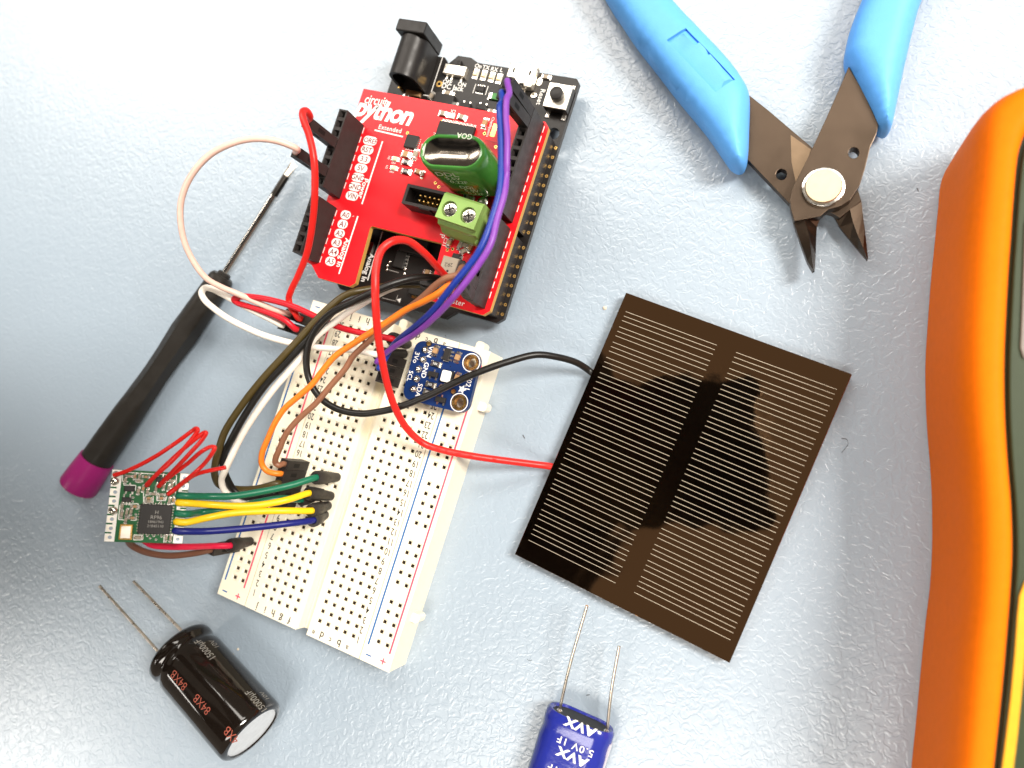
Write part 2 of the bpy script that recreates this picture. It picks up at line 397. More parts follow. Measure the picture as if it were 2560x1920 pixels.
for nm, x0, x1, xs, ys, sk in (('terminal_strip', -12.35, 3.42, [0, -2.54, -5.08, -7.62, -10.16], rows, lambda j: False),
                               ('terminal_strip', -31.95, -15.6, [-17.78, -20.32, -22.86, -25.4, -27.94], rows, lambda j: False),
                               ('power_rail', 3.62, 11.88, [6.9, 9.42], rail, gap), ('power_rail', -41.2, -32.15, [-37.78, -35.22], rail, gap)):
    mb = holed_block(x0, x1, Y0, Y1, sorted(xs), ys, sk); skirt(mb, x0, x1, Y0, Y1)
    mb.build(nm, ['bb_cream', 'bb_hole'], bb)
MB().prism([(11.88, Y0), (12.15, Y0), (12.15, Y1), (11.88, Y1)], 0, BZ).build('rail_margin', 'bb_cream', bb)
mb = MB(); prof = [(-15.6, BZ - 0.05), (-15.35, BZ - 0.5), (-15.0, 6.3), (-12.95, 6.3), (-12.6, BZ - 0.5), (-12.35, BZ - 0.05), (-12.35, 0.3), (-15.6, 0.3)]
mb.sweep([[(x, Y0 + 0.3, z) for x, z in prof], [(x, Y1 - 0.3, z) for x, z in prof]]); mb.build('centre_channel', 'bb_cream', bb)
MB().box(-32.15, -31.95, Y0 + .1, Y1 - .1, 0.2, BZ - 0.5).build('seam', 'bb_cream', bb)
MB().box(3.42, 3.62, Y0 + .1, Y1 - .1, 0.2, BZ - 0.5).build('seam', 'bb_cream', bb)
for x, y, r in ((12.1, 9.2, 0), (12.1, 64.2, 0), (-15.0, 77.7, 90), (7.6, 77.7, 90)):
    m_ = MB(); m_.prism(rrect(0.7, 0, 3.0, 2.3, 0.9), 2.5, 6.2); m_.build('peg', 'bb_cream', bb, bevel=0.3, loc=(x, y, 0), rot=(0, 0, math.radians(r)))
for x, m_ in ((4.72, 'print_blue'), (10.85, 'print_red'), (-40.18, 'print_blue'), (-33.9, 'print_red')):
    MB().box(x - 0.23, x + 0.23, -0.2, 73.9, BZ - 0.02, BZ + 0.02).build('rail_line', m_, bb)
for x, y, m_, pl in ((-39.2, -3.0, 'print_blue', 0), (5.64, -2.6, 'print_blue', 0), (-34.9, -2.85, 'print_red', 1), (9.8, -2.5, 'print_red', 1), (-39.2, 76.3, 'print_blue', 0), (-34.9, 76.3, 'print_red', 1)):
    q = MB().cbox(x, y, BZ - 0.02, 1.5, 0.34, 0.04)
    if pl: q.cbox(x, y, BZ - 0.022, 0.32, 1.6, 0.04)
    q.build('plus_mark' if pl else 'minus_mark', m_, bb)
for r in range(1, 31):
    y = (r - 1) * 2.54
    text(bb, 'row_number', str(r), (1.75 if r < 10 else 2.0), y - 0.25, BZ + 0.02, 1.8, math.pi, 'print_black', xs=0.74, shear=-0.12, bold=0.014)
    text(bb, 'row_number', str(r), (-30.55 if r < 10 else -30.7), y - 0.15, BZ + 0.02, 1.8, math.pi, 'print_black', xs=0.74, shear=-0.12, bold=0.014)
for ch in 'abcdefghij':
    x, _ = hole(ch, 1)
    for y in (-3.0, 76.35): text(bb, 'column_letter', ch, x - 0.5, y, BZ + 0.02, 1.9 if ch in 'bdfghij' else 1.4, math.pi, 'print_black', xs=0.9, bold=0.018)

# ------------------------------------------------------------------ small parts library (shared meshes)
SM = {}
def smd(parent, kind, x, y, z, rot=0.0, l=2.0, w_=1.25, h=0.7):
    key = (kind, l, w_, h)
    if key not in SM:
        mb = MB()
        if kind in ('capacitor', 'resistor', 'fuse', 'pale_capacitor'):
            e = l * 0.24; mb.cbox(0, 0, 0, l - 2 * e, w_ * 0.98, h, 0, 0, None, 0.06)
            for s in (-1, 1):
                mb.cbox(s * (l / 2 - e / 2), 0, 0.0, e, w_, h * 1.03, 0, 1, None, 0.08)
                mb.cbox(s * (l / 2 + 0.12), 0, 0.0, 0.45, w_ * 1.12, 0.14, 0, 1)
            if kind == 'resistor': text_mb(mb, '103', 0, 0, h + 0.015, w_ * 0.45, 0, 2)
            mats = [{'capacitor': 'ceramic_tan', 'resistor': 'resistor_black', 'fuse': 'fuse_green', 'pale_capacitor': 'inductor_tan'}[kind], 'tin', 'silk']
        elif kind == 'led':
            mb.cbox(0, 0, 0, l * 0.62, w_, h * 0.55, 0, 0); mb.cbox(0, 0, h * 0.55, l * 0.5, w_ * 0.8, h * 0.45, 0, 1, None, 0.15)
            for s in (-1, 1): mb.cbox(s * l * 0.42, 0, 0, l * 0.26, w_ * 0.95, h * 0.35, 0, 2)
            mats = ['ceramic_white', 'led_cream', 'tin']
        elif kind == 'transistor':
            mb.cbox(0, 0, 0.12, l, w_, h, 0, 0, None, 0.12)
            for a, b in ((-0.32, -1), (0.32, -1), (0, 1)): mb.cbox(a * l, b * (w_ / 2 + 0.3), 0, l * 0.16, 0.7, 0.22, 0, 1)
            mats = ['chip_black', 'tin']
        elif kind == 'sot5':
            mb.cbox(0, 0, 0.12, l, w_, h, 0, 0, None, 0.12)
            for a, b in ((-0.33, -1), (0, -1), (0.33, -1), (-0.33, 1), (0.33, 1)): mb.cbox(a * l, b * (w_ / 2 + 0.35), 0, l * 0.16, 0.8, 0.22, 0, 1)
            mats = ['chip_black', 'tin']
        elif kind == 'crystal':
            mb.cbox(0, 0, 0, l, w_, h, 0, 1, None, 0.1); mb.cbox(0, 0, h - 0.02, l * 0.8, w_ * 0.76, 0.08, 0, 0, None, 0.05)
            mats = ['usb_steel', 'gold']
        SM[key] = mb.mesh(kind, mats)
    return inst(SM[key], kind, parent, (x, y, z), rot)
def chip(parent, x, y, z, l, w_, h, rot=0.0, pins=(0, 0, 0, 0), pitch=0.5, name='chip', pl=0.55, m='chip_black'):
    mb = MB().cbox(0, 0, 0.08, l, w_, h, 0, 0, None, 0.12)
    mb.cyl(-l / 2 + l * 0.12, w_ / 2 - w_ * 0.12, h + 0.075, h + 0.085, min(l, w_) * 0.045, 10, mi=0)
    o = mb.build(name, m, parent, loc=(x, y, z), rot=(0, 0, rot))
    key = ('pin', pitch, pl)
    if key not in SM: SM[key] = MB().cbox(0, 0, 0, pitch * 0.5, pl, 0.16, chamf=0.04).mesh('pin', 'tin')
    for side, n in enumerate(pins):                      # top, right, bottom, left
        for i in range(n):
            t = (i - (n - 1) / 2) * pitch
            p = [(t, w_/2 + pl/2 - .06), (l/2 + pl/2 - .06, t), (t, -w_/2 - pl/2 + .06), (-l/2 - pl/2 + .06, t)][side]
            q = inst(SM[key], 'pin', o, (p[0], p[1], 0), math.pi / 2 if side % 2 else 0)
    return o
def via(parent, x, y, z, r=0.42, m='gold', r0=None):
    key = ('via', r, m, r0)
    if key not in SM:
        q = MB().ring(0, 0, 0.03, r * 0.5 if r0 is None else r0, r, 16); q.cyl(0, 0, 0.0, 0.012, r * 0.5 if r0 is None else r0, 12, mi=1)
        SM[key] = q.mesh('via_pad', [m, 'hole_dark'])
    return inst(SM[key], 'via_pad', parent, (x, y, z))
def strip(parent, x0, y0, x1, y1, wd, z, m='silk', name='silk_line', h=0.03):
    a = math.atan2(y1 - y0, x1 - x0); L = math.hypot(x1 - x0, y1 - y0)
    return MB().cbox(0, 0, 0, L, wd, h).build(name, m, parent, loc=((x0 + x1) / 2, (y0 + y1) / 2, z), rot=(0, 0, a))

# female pin header, pins along local -Y (n sockets)
HD = {}
def header(parent, n, x, y0, z, h=8.5, wd=2.54, name='pin_header'):
    key = (n, h)
    if key not in HD:
        mb = MB(); H = 0.86; W = wd / 2
        L = n * 2.54
        mb.add([(-W, 1.27, 0), (W, 1.27, 0), (W, 1.27 - L, 0), (-W, 1.27 - L, 0), (-W, 1.27, h), (W, 1.27, h), (W, 1.27 - L, h), (-W, 1.27 - L, h)], [(0, 1, 2, 3), (0, 4, 5, 1), (1, 5, 6, 2), (2, 6, 7, 3), (3, 7, 4, 0)])
        for i in range(n):
            cy = -2.54 * i
            o = [(-W, cy - 1.27, h), (W, cy - 1.27, h), (W, cy + 1.27, h), (-W, cy + 1.27, h)]
            def sq(q, z_): return [(-q, cy - q, z_), (q, cy - q, z_), (q, cy + q, z_), (-q, cy + q, z_)]
            mb.add(o + sq(H, h), [(q, (q+1) % 4, 4 + (q+1) % 4, 4 + q) for q in range(4)])
            mb.add(sq(H, h) + sq(0.42, h - 0.9), [(q, (q+1) % 4, 4 + (q+1) % 4, 4 + q) for q in range(4)])
            mb.add(sq(0.42, h - 0.9) + sq(0.42, h - 5), [(q, (q+1) % 4, 4 + (q+1) % 4, 4 + q) for q in range(4)] + [(4, 5, 6, 7)], 1)
        HD[key] = mb.mesh(name, ['header_plastic', 'hole_dark'])
    return inst(HD[key], name, parent, (x, y0, z))

# ------------------------------------------------------------------ black controller board
cb = thing('microcontroller_board', 'black microcontroller board with DC jack and reset button, under red shield', 'circuit board', ST.o, ST.yaw)
outl = [(0, -66.04), (2.54, -66.04), (5.08, -68.58), (37.85, -68.58), (40.39, -66.04), (51.82, -66.04), (53.34, -64.52), (53.34, -1.0), (52.34, 0), (24.0, 0.0), (21.5, 1.1), (17.6, 1.1), (15.5, -1.6), (13.9, 0), (0, 0)]
MB().prism(outl, PZ - 1.6, PZ, 0, 1, holes=[circ(50.8, -15.24, 1.6), circ(2.54, -13.97, 1.6)], mhole=1).build('board', ['black_mask', 'black_mask'], cb)
for x, y in ((4, -5), (49, -5), (4, -62), (49, -62)):
    MB().cyl(0, 0, 0, PZ - 1.6, 2.2, 16, r2=1.9).build('foot', 'black_plastic', cb, loc=(x, y, 0))
# DC jack
jk = MB(); jk.box(3.6, 12.2, 0.1, 3.4, PZ, PZ + 11.0); jo = jk.build('dc_jack', 'black_plastic', cb, bevel=0.35)
ring = []
for y in (0.1, -10.9):
    pr = [(3.85, PZ + 0.2), (11.95, PZ + 0.2), (11.95, PZ + 6.3)] + [(7.9 + 4.05 * math.cos(math.radians(a)), PZ + 6.3 + 4.05 * math.sin(math.radians(a))) for a in range(10, 171, 10)] + [(3.85, PZ + 6.3)]
    ring.append([(x, y, z) for x, z in pr])
ring.insert(1, [(x, -8.9, z) for x, _, z in ring[0]])
b_ = MB(); b_.sweep(ring, caps=False)
inn = [(7.9 + (x - 7.9) * 0.8, -10.9, PZ + 5 + (z - PZ - 5) * 0.82) for x, _, z in ring[0]]; inn2 = [(x, -8.6, z) for x, _, z in inn]
b_.sweep([ring[2], inn, inn2], caps=False, mi=0); b_.add(inn2, [tuple(range(len(inn2)))], 1)
b_.build('barrel', ['black_plastic', 'hole_dark'], jo, smooth=35)
MB().cyl(0, 0, 0, 0.9, 1.1, 14, r2=0.7).build('contact', 'tin', jo, loc=(6.4, -8.7, PZ + 8.1), rot=(math.radians(90), 0, 0))
MB().cbox(8.3, -11.6, PZ, 4.6, 1.4, 0.8, chamf=0.1).build('rear_tab', 'ceramic_tan', jo)
MB().cbox(4.3, -10.4, PZ, 0.9, 1.6, 1.6).build('solder_tab', 'gold', jo)
strip(cb, 13.2, 0.2, 13.2, -11.3, 0.22, PZ); strip(cb, 13.2, -11.3, 11.0, -11.3, 0.22, PZ)
# slide switch
Z1 = zr(880, 20, 3.687); Z6 = zr(1180, 140, 5.925)
def stp(fn, x, y, z): p = ST.px(*fn(x, y), z); return p.x, p.y
sx, sy = stp(Z1, 945, 570, PZ + 1.4)
so = MB().cbox(0, 0, 0, 6.4, 2.7, 1.5, chamf=0.15).build('slide_switch', 'usb_steel', cb, loc=(sx, sy, PZ))
MB().cbox(0.3, 1.9, 0.2, 1.2, 2.2, 1.0, chamf=0.15).build('switch_knob', 'black_plastic', so)
for i in (-2.2, -0.7, 2.2): MB().cbox(i, -1.8, 0, 0.4, 1.1, 0.25).build('switch_pin', 'tin', so)
for x, y in ((1140, 605), (1215, 618), (1288, 635), (1355, 650)):
    p = stp(Z1, x, y, PZ + .4); smd(cb, 'led', p[0], p[1], PZ, math.pi / 2, 2.5, 1.5, 0.9)
for s, x, y, sz in (('On', 1165, 535, 1.15), ('TX', 1237, 548, 1.15), ('RX', 1315, 565, 1.15), ('L', 1380, 572, 1.15), ('OFF', 880, 682, 1.15), ('ON', 1014, 705, 1.15), ('DC Jack', 928, 738, 1.45)):
    p = stp(Z1, x, y, PZ); text(cb, 'lettering', s, p[0], p[1], PZ + 0.03, sz, bold=0.02)
p = stp(Z6, 1020, 610, PZ); text(cb, 'lettering', 'Reset', p[0], p[1], PZ + 0.03, 1.4, rot=-math.pi / 2, bold=0.015)
p = stp(Z1, 805, 700, PZ); via(cb, p[0], p[1], PZ, 0.9, r0=0.45)
p = stp(Z1, 885, 785, PZ + .4); smd(cb, 'pale_capacitor', p[0], p[1], PZ, 0.0, 3.0, 1.1, 0.8)
p = stp(Z1, 1185, 752, PZ); chip(cb, p[0], p[1], PZ, 2.2, 1.6, 0.55, pins=(4, 0, 4, 0), pitch=0.6)
for s_ in (-1.85, 1.85): strip(cb, p[0] + s_, p[1] - 1.3, p[0] + s_, p[1] + 1.3, 0.16, PZ)
p = stp(Z1, 1322, 818, PZ + .4); smd(cb, 'fuse', p[0], p[1], PZ, 0.0, 3.6, 1.7, 0.7)
p = stp(Z1, 850, 850, PZ + 1); chip(cb, p[0], p[1], PZ, 5.6, 3.2, 1.5, pins=(0, 1, 0, 0), pitch=1.5, pl=1.2)
for x, y in ((1045, 900), (1195, 915)):
    p = stp(Z1, x, y, PZ + .6); smd(cb, 'transistor', p[0], p[1], PZ, math.pi, 2.9, 1.5, 0.9)
p = stp(Z1, 1290, 955, PZ); smd(cb, 'pale_capacitor', p[0], p[1], PZ, 0.0, 2.0, 0.9, 0.6)
p = stp(Z1, 510, 815, PZ); smd(cb, 'pale_capacitor', p[0], p[1], PZ, 0.2, 1.8, 0.9, 0.6)
p = stp(Z1, 735, 815, PZ); smd(cb, 'pale_capacitor', p[0], p[1], PZ, 1.3, 2.0, 1.0, 0.7)
# micro USB socket
p = stp(Z6, 722, 283, PZ + 2.6)
us = MB().prism(rrect(0, 0, 7.5, 5.4, 0.35), 0.15, 2.6).build('usb_socket', 'usb_steel', cb, bevel=0.25, loc=(p[0], p[1], PZ), smooth=40)
MB().cbox(0, 2.85, 0.3, 7.9, 0.5, 2.2, chamf=0.2).build('socket_lip', 'usb_steel', us)
for x in (-2.3, 2.3): MB().prism(rrect(x, 1.0, 0.5, 1.3, 0.2), 2.59, 2.63).build('latch_slot', 'hole_dark', us)
for x in (-1.9, 1.0): MB().prism(rrect(x, -2.35, 1.3, 0.8, 0.2), 2.59, 2.63).build('rear_notch', 'hole_dark', us)
for i in range(5): MB().cbox(-1.3 + 0.65 * i, -3.4, 0, 0.3, 1.2, 0.2).build('pin', 'tin', us)
for x, y, rx, ry in ((-4.5, -2.6, 1.7, 1.3), (4.2, -3.6, 1.7, 1.3), (4.6, 0.2, 1.3, 2.2)):
    MB().prism(rrect(x, y, rx, ry, min(rx, ry) * 0.48), 0.0, 0.3).build('solder_pad', 'solder', us, bevel=0.1)
# reset button
p = stp(Z6, 1268, 590, PZ + 3.2)
rb = MB().cbox(0, 0, 0.3, 6.2, 6.2, 2.4, chamf=0.1).build('reset_button', 'black_plastic', cb, loc=(p[0], p[1], PZ))
MB().cbox(0, 0, 2.7, 6.3, 6.4, 0.5, chamf=0.08).build('button_plate', 'usb_steel', rb)
MB().cyl(0, 0, 3.15, 5.0, 1.75, 24, r2=1.7).build('plunger', 'black_plastic', rb, bevel=0.2, smooth=40)
for x in (-2.2, 2.2):
    for y in (-3.9, 3.7): MB().cbox(x, y, 0, 1.1, 1.8, 0.35, chamf=0.1).build('leg', 'tin', rb)
p = stp(Z6, 1100, 320, PZ); smd(cb, 'pale_capacitor', p[0], p[1], PZ, 0.0, 2.2, 1.0, 0.7)
for n_, y0 in ((10, -18.8), (8, -45.72)): header(cb, n_, 50.6, y0, PZ, 8.4)
for n_, y0 in ((8, -27.94), (6, -50.8)): header(cb, n_, 2.54, y0, PZ, 8.4)
for n_, y0 in ((10, -18.8), (8, -45.72)):
    for i in range(n_):
        via(cb, 52.6, y0 - 2.54 * i, PZ, 0.44, r0=0.14)
# parts seen through the shield's cut-out
Z5 = zr(860, 560, 4.608)
def q5(x, y, z=PZ): return stp(Z5, x, y, z)
p = q5(265, 500); text(cb, 'lettering', 'Analog In', p[0], p[1], PZ + .03, 1.55, rot=-math.pi / 2 + 0.0, bold=0.02)
a_, b2_ = q5(445, 85), q5(272, 650); strip(cb, a_[0], a_[1], b2_[0], b2_[1], 0.3, PZ)
p = q5(310, 280); MB().prism(rrect(0, 0, 1.3, 3.6, 0.6), 0, 0.5).build('solder_pad', 'solder', cb, bevel=0.15, loc=(p[0], p[1], PZ))
p = q5(660, 420); chip(cb, p[0], p[1], PZ, 3.0, 4.4, 1.0, pins=(0, 4, 0, 4), pitch=1.0)
p = q5(850, 260); MB().cbox(0, 0, 0, 8.0, 5.0, 2.2, chamf=0.2).build('connector_block', 'black_plastic', cb, loc=(p[0], p[1], PZ))
for pts in (((585, 500), (625, 300)), ((755, 345), (720, 490)), ((520, 530), (630, 560)), ((600, 880), (620, 820)), ((440, 850), (600, 890)), ((720, 345), (760, 350)), ((860, 640), (990, 680))):
    a_, b2_ = q5(*pts[0]), q5(*pts[1]); strip(cb, a_[0], a_[1], b2_[0], b2_[1], 0.16, PZ, 'silk_dim')
p = q5(630, 880); MB().prism([(-0.6, 0.1), (0.5, -0.6), (0.5, 0.7)], 0, 0.03).build('arrow_mark', 'silk', cb, loc=(p[0], p[1], PZ))
for x, y in ((705, 520), (695, 570), (500, 480), (495, 525), (525, 435)):
    p = q5(x, y); MB().dome(0, 0, 0, 0.5, 0.35).build('solder_blob', 'solder', cb, loc=(p[0], p[1], PZ))
p = q5(965, 560, PZ + .8); smd(cb, 'capacitor', p[0], p[1], PZ + 0.2, 0.0, 2.6, 1.4, 1.0)
p = q5(890, 770); MB().cbox(0, 0, 0, 5.4, 3.6, 1.8, chamf=0.2).build('connector_block', 'black_plastic', cb, loc=(p[0], p[1], PZ))
p = q5(810, 840); strip(cb, p[0] - .8, p[1], p[0] + .8, p[1], 0.7, PZ, 'gold', 'test_pad')

# ------------------------------------------------------------------ red shield
sh = thing('shield_board', 'red shield board with white lettering, green capacitor and screw terminals', 'circuit board', ST.w(0, 0, SZ - 1.6), ST.yaw)
SB = 1.6                                         # board top in the shield's own frame
outl = [(0.1, -17.0), (0.1, -65.3), (1.9, -65.6), (5.1, -68.4), (14.7, -68.4), (16.0, -67.2), (15.1, -52.4), (15.5, -51.9), (35.9, -51.9), (36.4, -60), (36.6, -66.3), (52.1, -66.3), (53.5, -64.9), (53.5, -18.3), (52.2, -17.0)]
sbo = MB().prism(outl, 0, SB, 0, 1).build('board', ['red_mask', 'fr4_edge'], sh)
for n_, x, y0 in ((8, 2.54, -27.94), (6, 2.54, -50.8), (10, 50.8, -18.8), (8, 50.8, -45.72)): header(sh, n_, x, y0, SB, 8.5)
for n_, x, y0 in ((8, 2.54, -27.94), (6, 2.54, -50.8), (10, 50.8, -18.8), (8, 50.8, -45.72)):   # pins into the board below
    q = MB()
    for i in range(n_): q.cbox(x, y0 - 2.54 * i, -2.5, 0.6, 0.6, 2.5)
    q.build('pin_row', 'gold', sh)
Z2 = zr(720, 220, 5.53); Z4 = zr(720, 480, 7.373); Z3 = zr(940, 300, 4.608); Z7 = zr(860, 240, 5.0273)
def s2(x, y, h=0): return stp(Z2, x, y, SZ + h)
def s3(x, y, h=0): return stp(Z3, x, y, SZ + h)
def s5(x, y, h=0): return stp(Z5, x, y, SZ + h)
def s7(x, y, h=0): return stp(Z7, x, y, SZ + h)
def pill(x, y, s, wd, sz=1.55):
    MB().prism(rrect(0, 0, wd, 2.3, 1.1), 0, 0.03).build('label_patch', 'silk', sh, loc=(x, y, SB))
    text(sh, 'lettering', s, x, y, SB + 0.045, sz, m='red_print', xs=0.92, bold=0.02)
mat('red_print', (0.20, 0.006, 0.01), 0.45)
for i, s in enumerate(('IOREF', 'RST', '3.3', '5V', 'GND', 'GND', 'VIN')): pill(7.0, -30.3 - 2.54 * i, s, 4.1 if len(s) > 3 else 3.7, 1.45 if len(s) < 5 else 1.35)
for i in range(6): pill(7.0, -50.75 - 2.54 * i, 'A%d' % i, 3.0, 1.5)
text(sh, 'lettering', '~', 9.3, -50.6, SB + .03, 0.55, rot=0.2, bold=0.06)
text(sh, 'lettering', 'Power', 9.55, -43.0, SB + .03, 1.5, rot=-math.pi / 2, bold=0.02)
text(sh, 'lettering', 'Analog In', 9.6, -60.4, SB + .03, 1.5, rot=-math.pi / 2, bold=0.02)
strip(sh, 10.6, -29.8, 10.6, -47.0, 0.36, SB); strip(sh, 10.6, -50.3, 10.6, -66.0, 0.36, SB)
a_ = s7(580, 75); text(sh, 'lettering', 'circuit', 5.0, s7(400, 75)[1] + 0.35, SB + .03, 2.6, rot=0.02, xs=0.75, bold=0.012, shear=0.12)
p = s7(585, 265); text(sh, 'lettering', 'python', 8.2, p[1] + 0.45, SB + .03, 5.2, rot=0.0, xs=0.92, bold=0.045, shear=0.22, space=0.92)
p = s7(580, 412); text(sh, 'lettering', 'Extended', p[0], p[1], SB + .03, 1.25, bold=0.008, space=1.08)
a_, b2_ = s7(385, 428), s7(740, 512); strip(sh, a_[0], a_[1], b2_[0], b2_[1], 0.36, SB)
# dashed outlines beside the headers
for x, ya, yb in ((4.05, -26.7, -46.9), (4.05, -49.6, -65.0), (52.35, -17.6, -42.6), (52.35, -44.6, -64.9)):
    n_ = int((ya - yb) / 2.54)
    for i in range(n_): strip(sh, x, ya - 0.5 - 2.54 * i, x, ya - 2.15 - 2.54 * i, 0.2, SB)
# chips and small parts
p = s3(405, 245, .8); chip(sh, p[0], p[1], SB, 3.4, 3.4, 0.85, pins=(0, 5, 5, 0), pitch=0.55, pl=0.5)
p = s3(905, 300, 1.0); c1 = chip(sh, 30.2, -26.9, SB, 10.0, 10.0, 1.0, pins=(24, 0, 16, 10), pitch=0.4, pl=0.95)
for k_, kd, x, y, r_, l_, w_ in ((2, 'capacitor', 345, 395, -.05, 2.4, 1.5), (2, 'led', 222, 448, 0, 2.2, 1.2), (2, 'led', 205, 552, 0, 2.2, 1.2), (2, 'resistor', 350, 485, 0, 2.4, 1.3), (2, 'resistor', 345, 592, 0, 2.4, 1.3), (2, 'pale_capacitor', 455, 395, 1.5, 2.4, 1.2), (2, 'capacitor', 490, 597, -.1, 2.0, 1.1), (2, 'pale_capacitor', 535, 625, 1.4, 1.4, 0.7), (2, 'pale_capacitor', 1065, 905, 0, 2.6, 1.3)):
    p = s3(x, y, .4); smd(sh, kd, p[0], p[1], SB, r_, l_, w_, 0.8)
for x, y in ((205, 492), (185, 595)): p = s3(x, y); text(sh, 'lettering', 'LED', p[0], p[1], SB + .03, 0.55)
for x, y in ((150, 433), (125, 540)): p = s3(x, y); text(sh, 'lettering', 'D1', p[0], p[1], SB + .03, 0.6, rot=math.pi / 2)
for kd, x, y, r_, l_, w_ in (('pale_capacitor', 1245, 220, 0, 2.1, 1.2), ('pale_capacitor', 1480, 265, -.1, 2.1, 1.2), ('capacitor', 1770, 340, 1.5, 2.3, 1.2)):
    p = s7(x, y, .4); smd(sh, kd, p[0], p[1], SB, r_, l_, w_, 0.8)
p = s7(1350, 248, .4); MB().cbox(0, 0, 0, 1.7, 1.3, 0.5, chamf=0.08).build('crystal', 'ceramic_white', sh, loc=(p[0], p[1], SB))
p = s7(1372, 195); text(sh, 'lettering', 'X2', p[0], p[1], SB + .03, 0.95)
p = s7(1885, 400); text(sh, 'lettering', 'Clear', p[0], p[1], SB + .03, 0.75, rot=-math.pi / 2)
p = s7(1835, 390); text(sh, 'lettering', 'Checkpoints', p[0], p[1], SB + .03, 0.75, rot=-math.pi / 2)
for x, y in ((530, 665), (685, 725), (725, 770), (1250, 155), (1380, 310), (757, 20), (362, 150), (1130, 860)):
    p = s3(x, y); via(sh, p[0], p[1], SB, 0.42)
p = s7(1885, 430); MB().prism(rrect(0, 0, 1.3, 3.4, .3), 0, .06).build('solder_pad', 'gold', sh, loc=(p[0], p[1], SB))
for i, s in enumerate(('S', 'D', '13', '12', '11')):
    x, y = 47.4, -22.4 - 2.54 * i
    MB().prism(rrect(0, 0, 2.6, 2.3, 1.1), 0, 0.03).build('label_patch', 'silk', sh, loc=(x, y, SB)); text(sh, 'lettering', s, x, y, SB + 0.045, 1.4, m='red_print')
# copper traces under the red mask, slightly raised
mat('red_trace', (0.45, 0.008, 0.014), 0.3)
for pts in (((420, 500), (470, 490), (530, 470)), ((405, 575), (445, 535), (470, 510), (540, 495)), ((690, 720), (760, 665)), ((1260, 230), (1390, 265)), ((725, 772), (800, 755)), ((410, 160), (440, 120), (560, 145), (570, 185))):
    for a_, b2_ in zip(pts, pts[1:]):
        a_, b2_ = s3(*a_), s3(*b2_); strip(sh, a_[0], a_[1], b2_[0], b2_[1], 0.22, SB, 'red_trace', 'trace')
for x, y in ((905, 870), (940, 850), (1150, 880), (1120, 830)):
    a_ = s3(x, y); strip(sh, a_[0], a_[1], a_[0] - .9, a_[1] + 1.5, 0.2, SB, 'red_trace', 'trace')
# boxed pin connector
ic = ST.px(*Z3(590, 900), SZ + 5.5); io = MB(); LX, LY, Hh = 12.9, 5.1, 5.5
io.prism(rrect(0, 0, LX, LY, 0.15, 2), 0, Hh, holes=[rrect(0, 0, LX - 1.5, LY - 1.5, 0.1, 2)])
io.cbox(0, 0, 0.01, LX - 1.4, LY - 1.4, 1.2)
io = io.build('box_connector', 'header_plastic', sh, loc=(ic.x + 0.1, ic.y - 0.1, SB))
MB().cbox(0.0, -LY / 2 - 0.05, 2.2, 3.0, 0.5, 3.2).build('key_notch', 'hole_dark', io)
pm = MB().cbox(0, 0, 0, 0.42, 0.42, 4.2, chamf=0.1).mesh('pin', 'gold')
for i in range(5):
    for j in (-0.635, 0.635): inst(pm, 'pin', io, (-2.54 + 1.27 * i, j, 0.5))
# screw terminal block
tcn = ST.px(*Z3(957, 1058), SZ + 9.4); TY = math.radians(-5)
tb = MB(); prof = [(3.6, 0), (-4.9, 0), (-4.9, 3.2), (-4.0, 5.2), (-3.9, 7.0), (-3.0, 7.6), (3.6, 7.6)]
tb.sweep([[(-5.3, y, z) for y, z in prof], [(5.3, y, z) for y, z in prof]])
tbo = tb.build('terminal_block', 'term_green', sh, bevel=0.15, loc=(tcn.x - 0.1, tcn.y + 0.15, SB), rot=(0, 0, TY))
MB().prism([(-5.28, -3.0), (5.28, -3.0), (5.28, 2.9), (-5.28, 2.9)], 7.55, 9.4, holes=[circ(-2.54, -0.2, 1.95, 28), circ(2.54, -0.2, 1.95, 28)]).build('terminal_cover', 'term_green', tbo)
MB().add([(-5.27, 2.9, 9.4), (5.27, 2.9, 9.4), (5.27, 3.58, 8.6), (-5.27, 3.58, 8.6), (-5.27, 3.58, 7.6), (5.27, 3.58, 7.6), (-5.27, 2.9, 7.6), (5.27, 2.9, 7.6)], [(0, 1, 2, 3), (3, 2, 5, 4), (0, 3, 4, 6), (1, 7, 5, 2)]).build('cover_slope', 'term_green', tbo)
MB().cbox(4.9, -4.4, 2.6, 0.8, 1.6, 2.2, chamf=0.2).build('coupling_rib', 'term_green', tbo)
for x in (-2.54, 2.54):
    sc_ = MB().cyl(0, 0, 0, 0.7, 1.84, 24, r2=1.80).dome(0, 0, 0.7, 1.78, 0.22, 20).build('screw', 'solder', tbo, loc=(x, -0.2, 8.2), smooth=30)
    for a_ in (0.5, 0.5 + math.pi / 2): MB().cbox(0, 0, 0.78, 2.3, 0.34, 0.19, a_).build('screw_slot', 'shaft_dark', sc_)
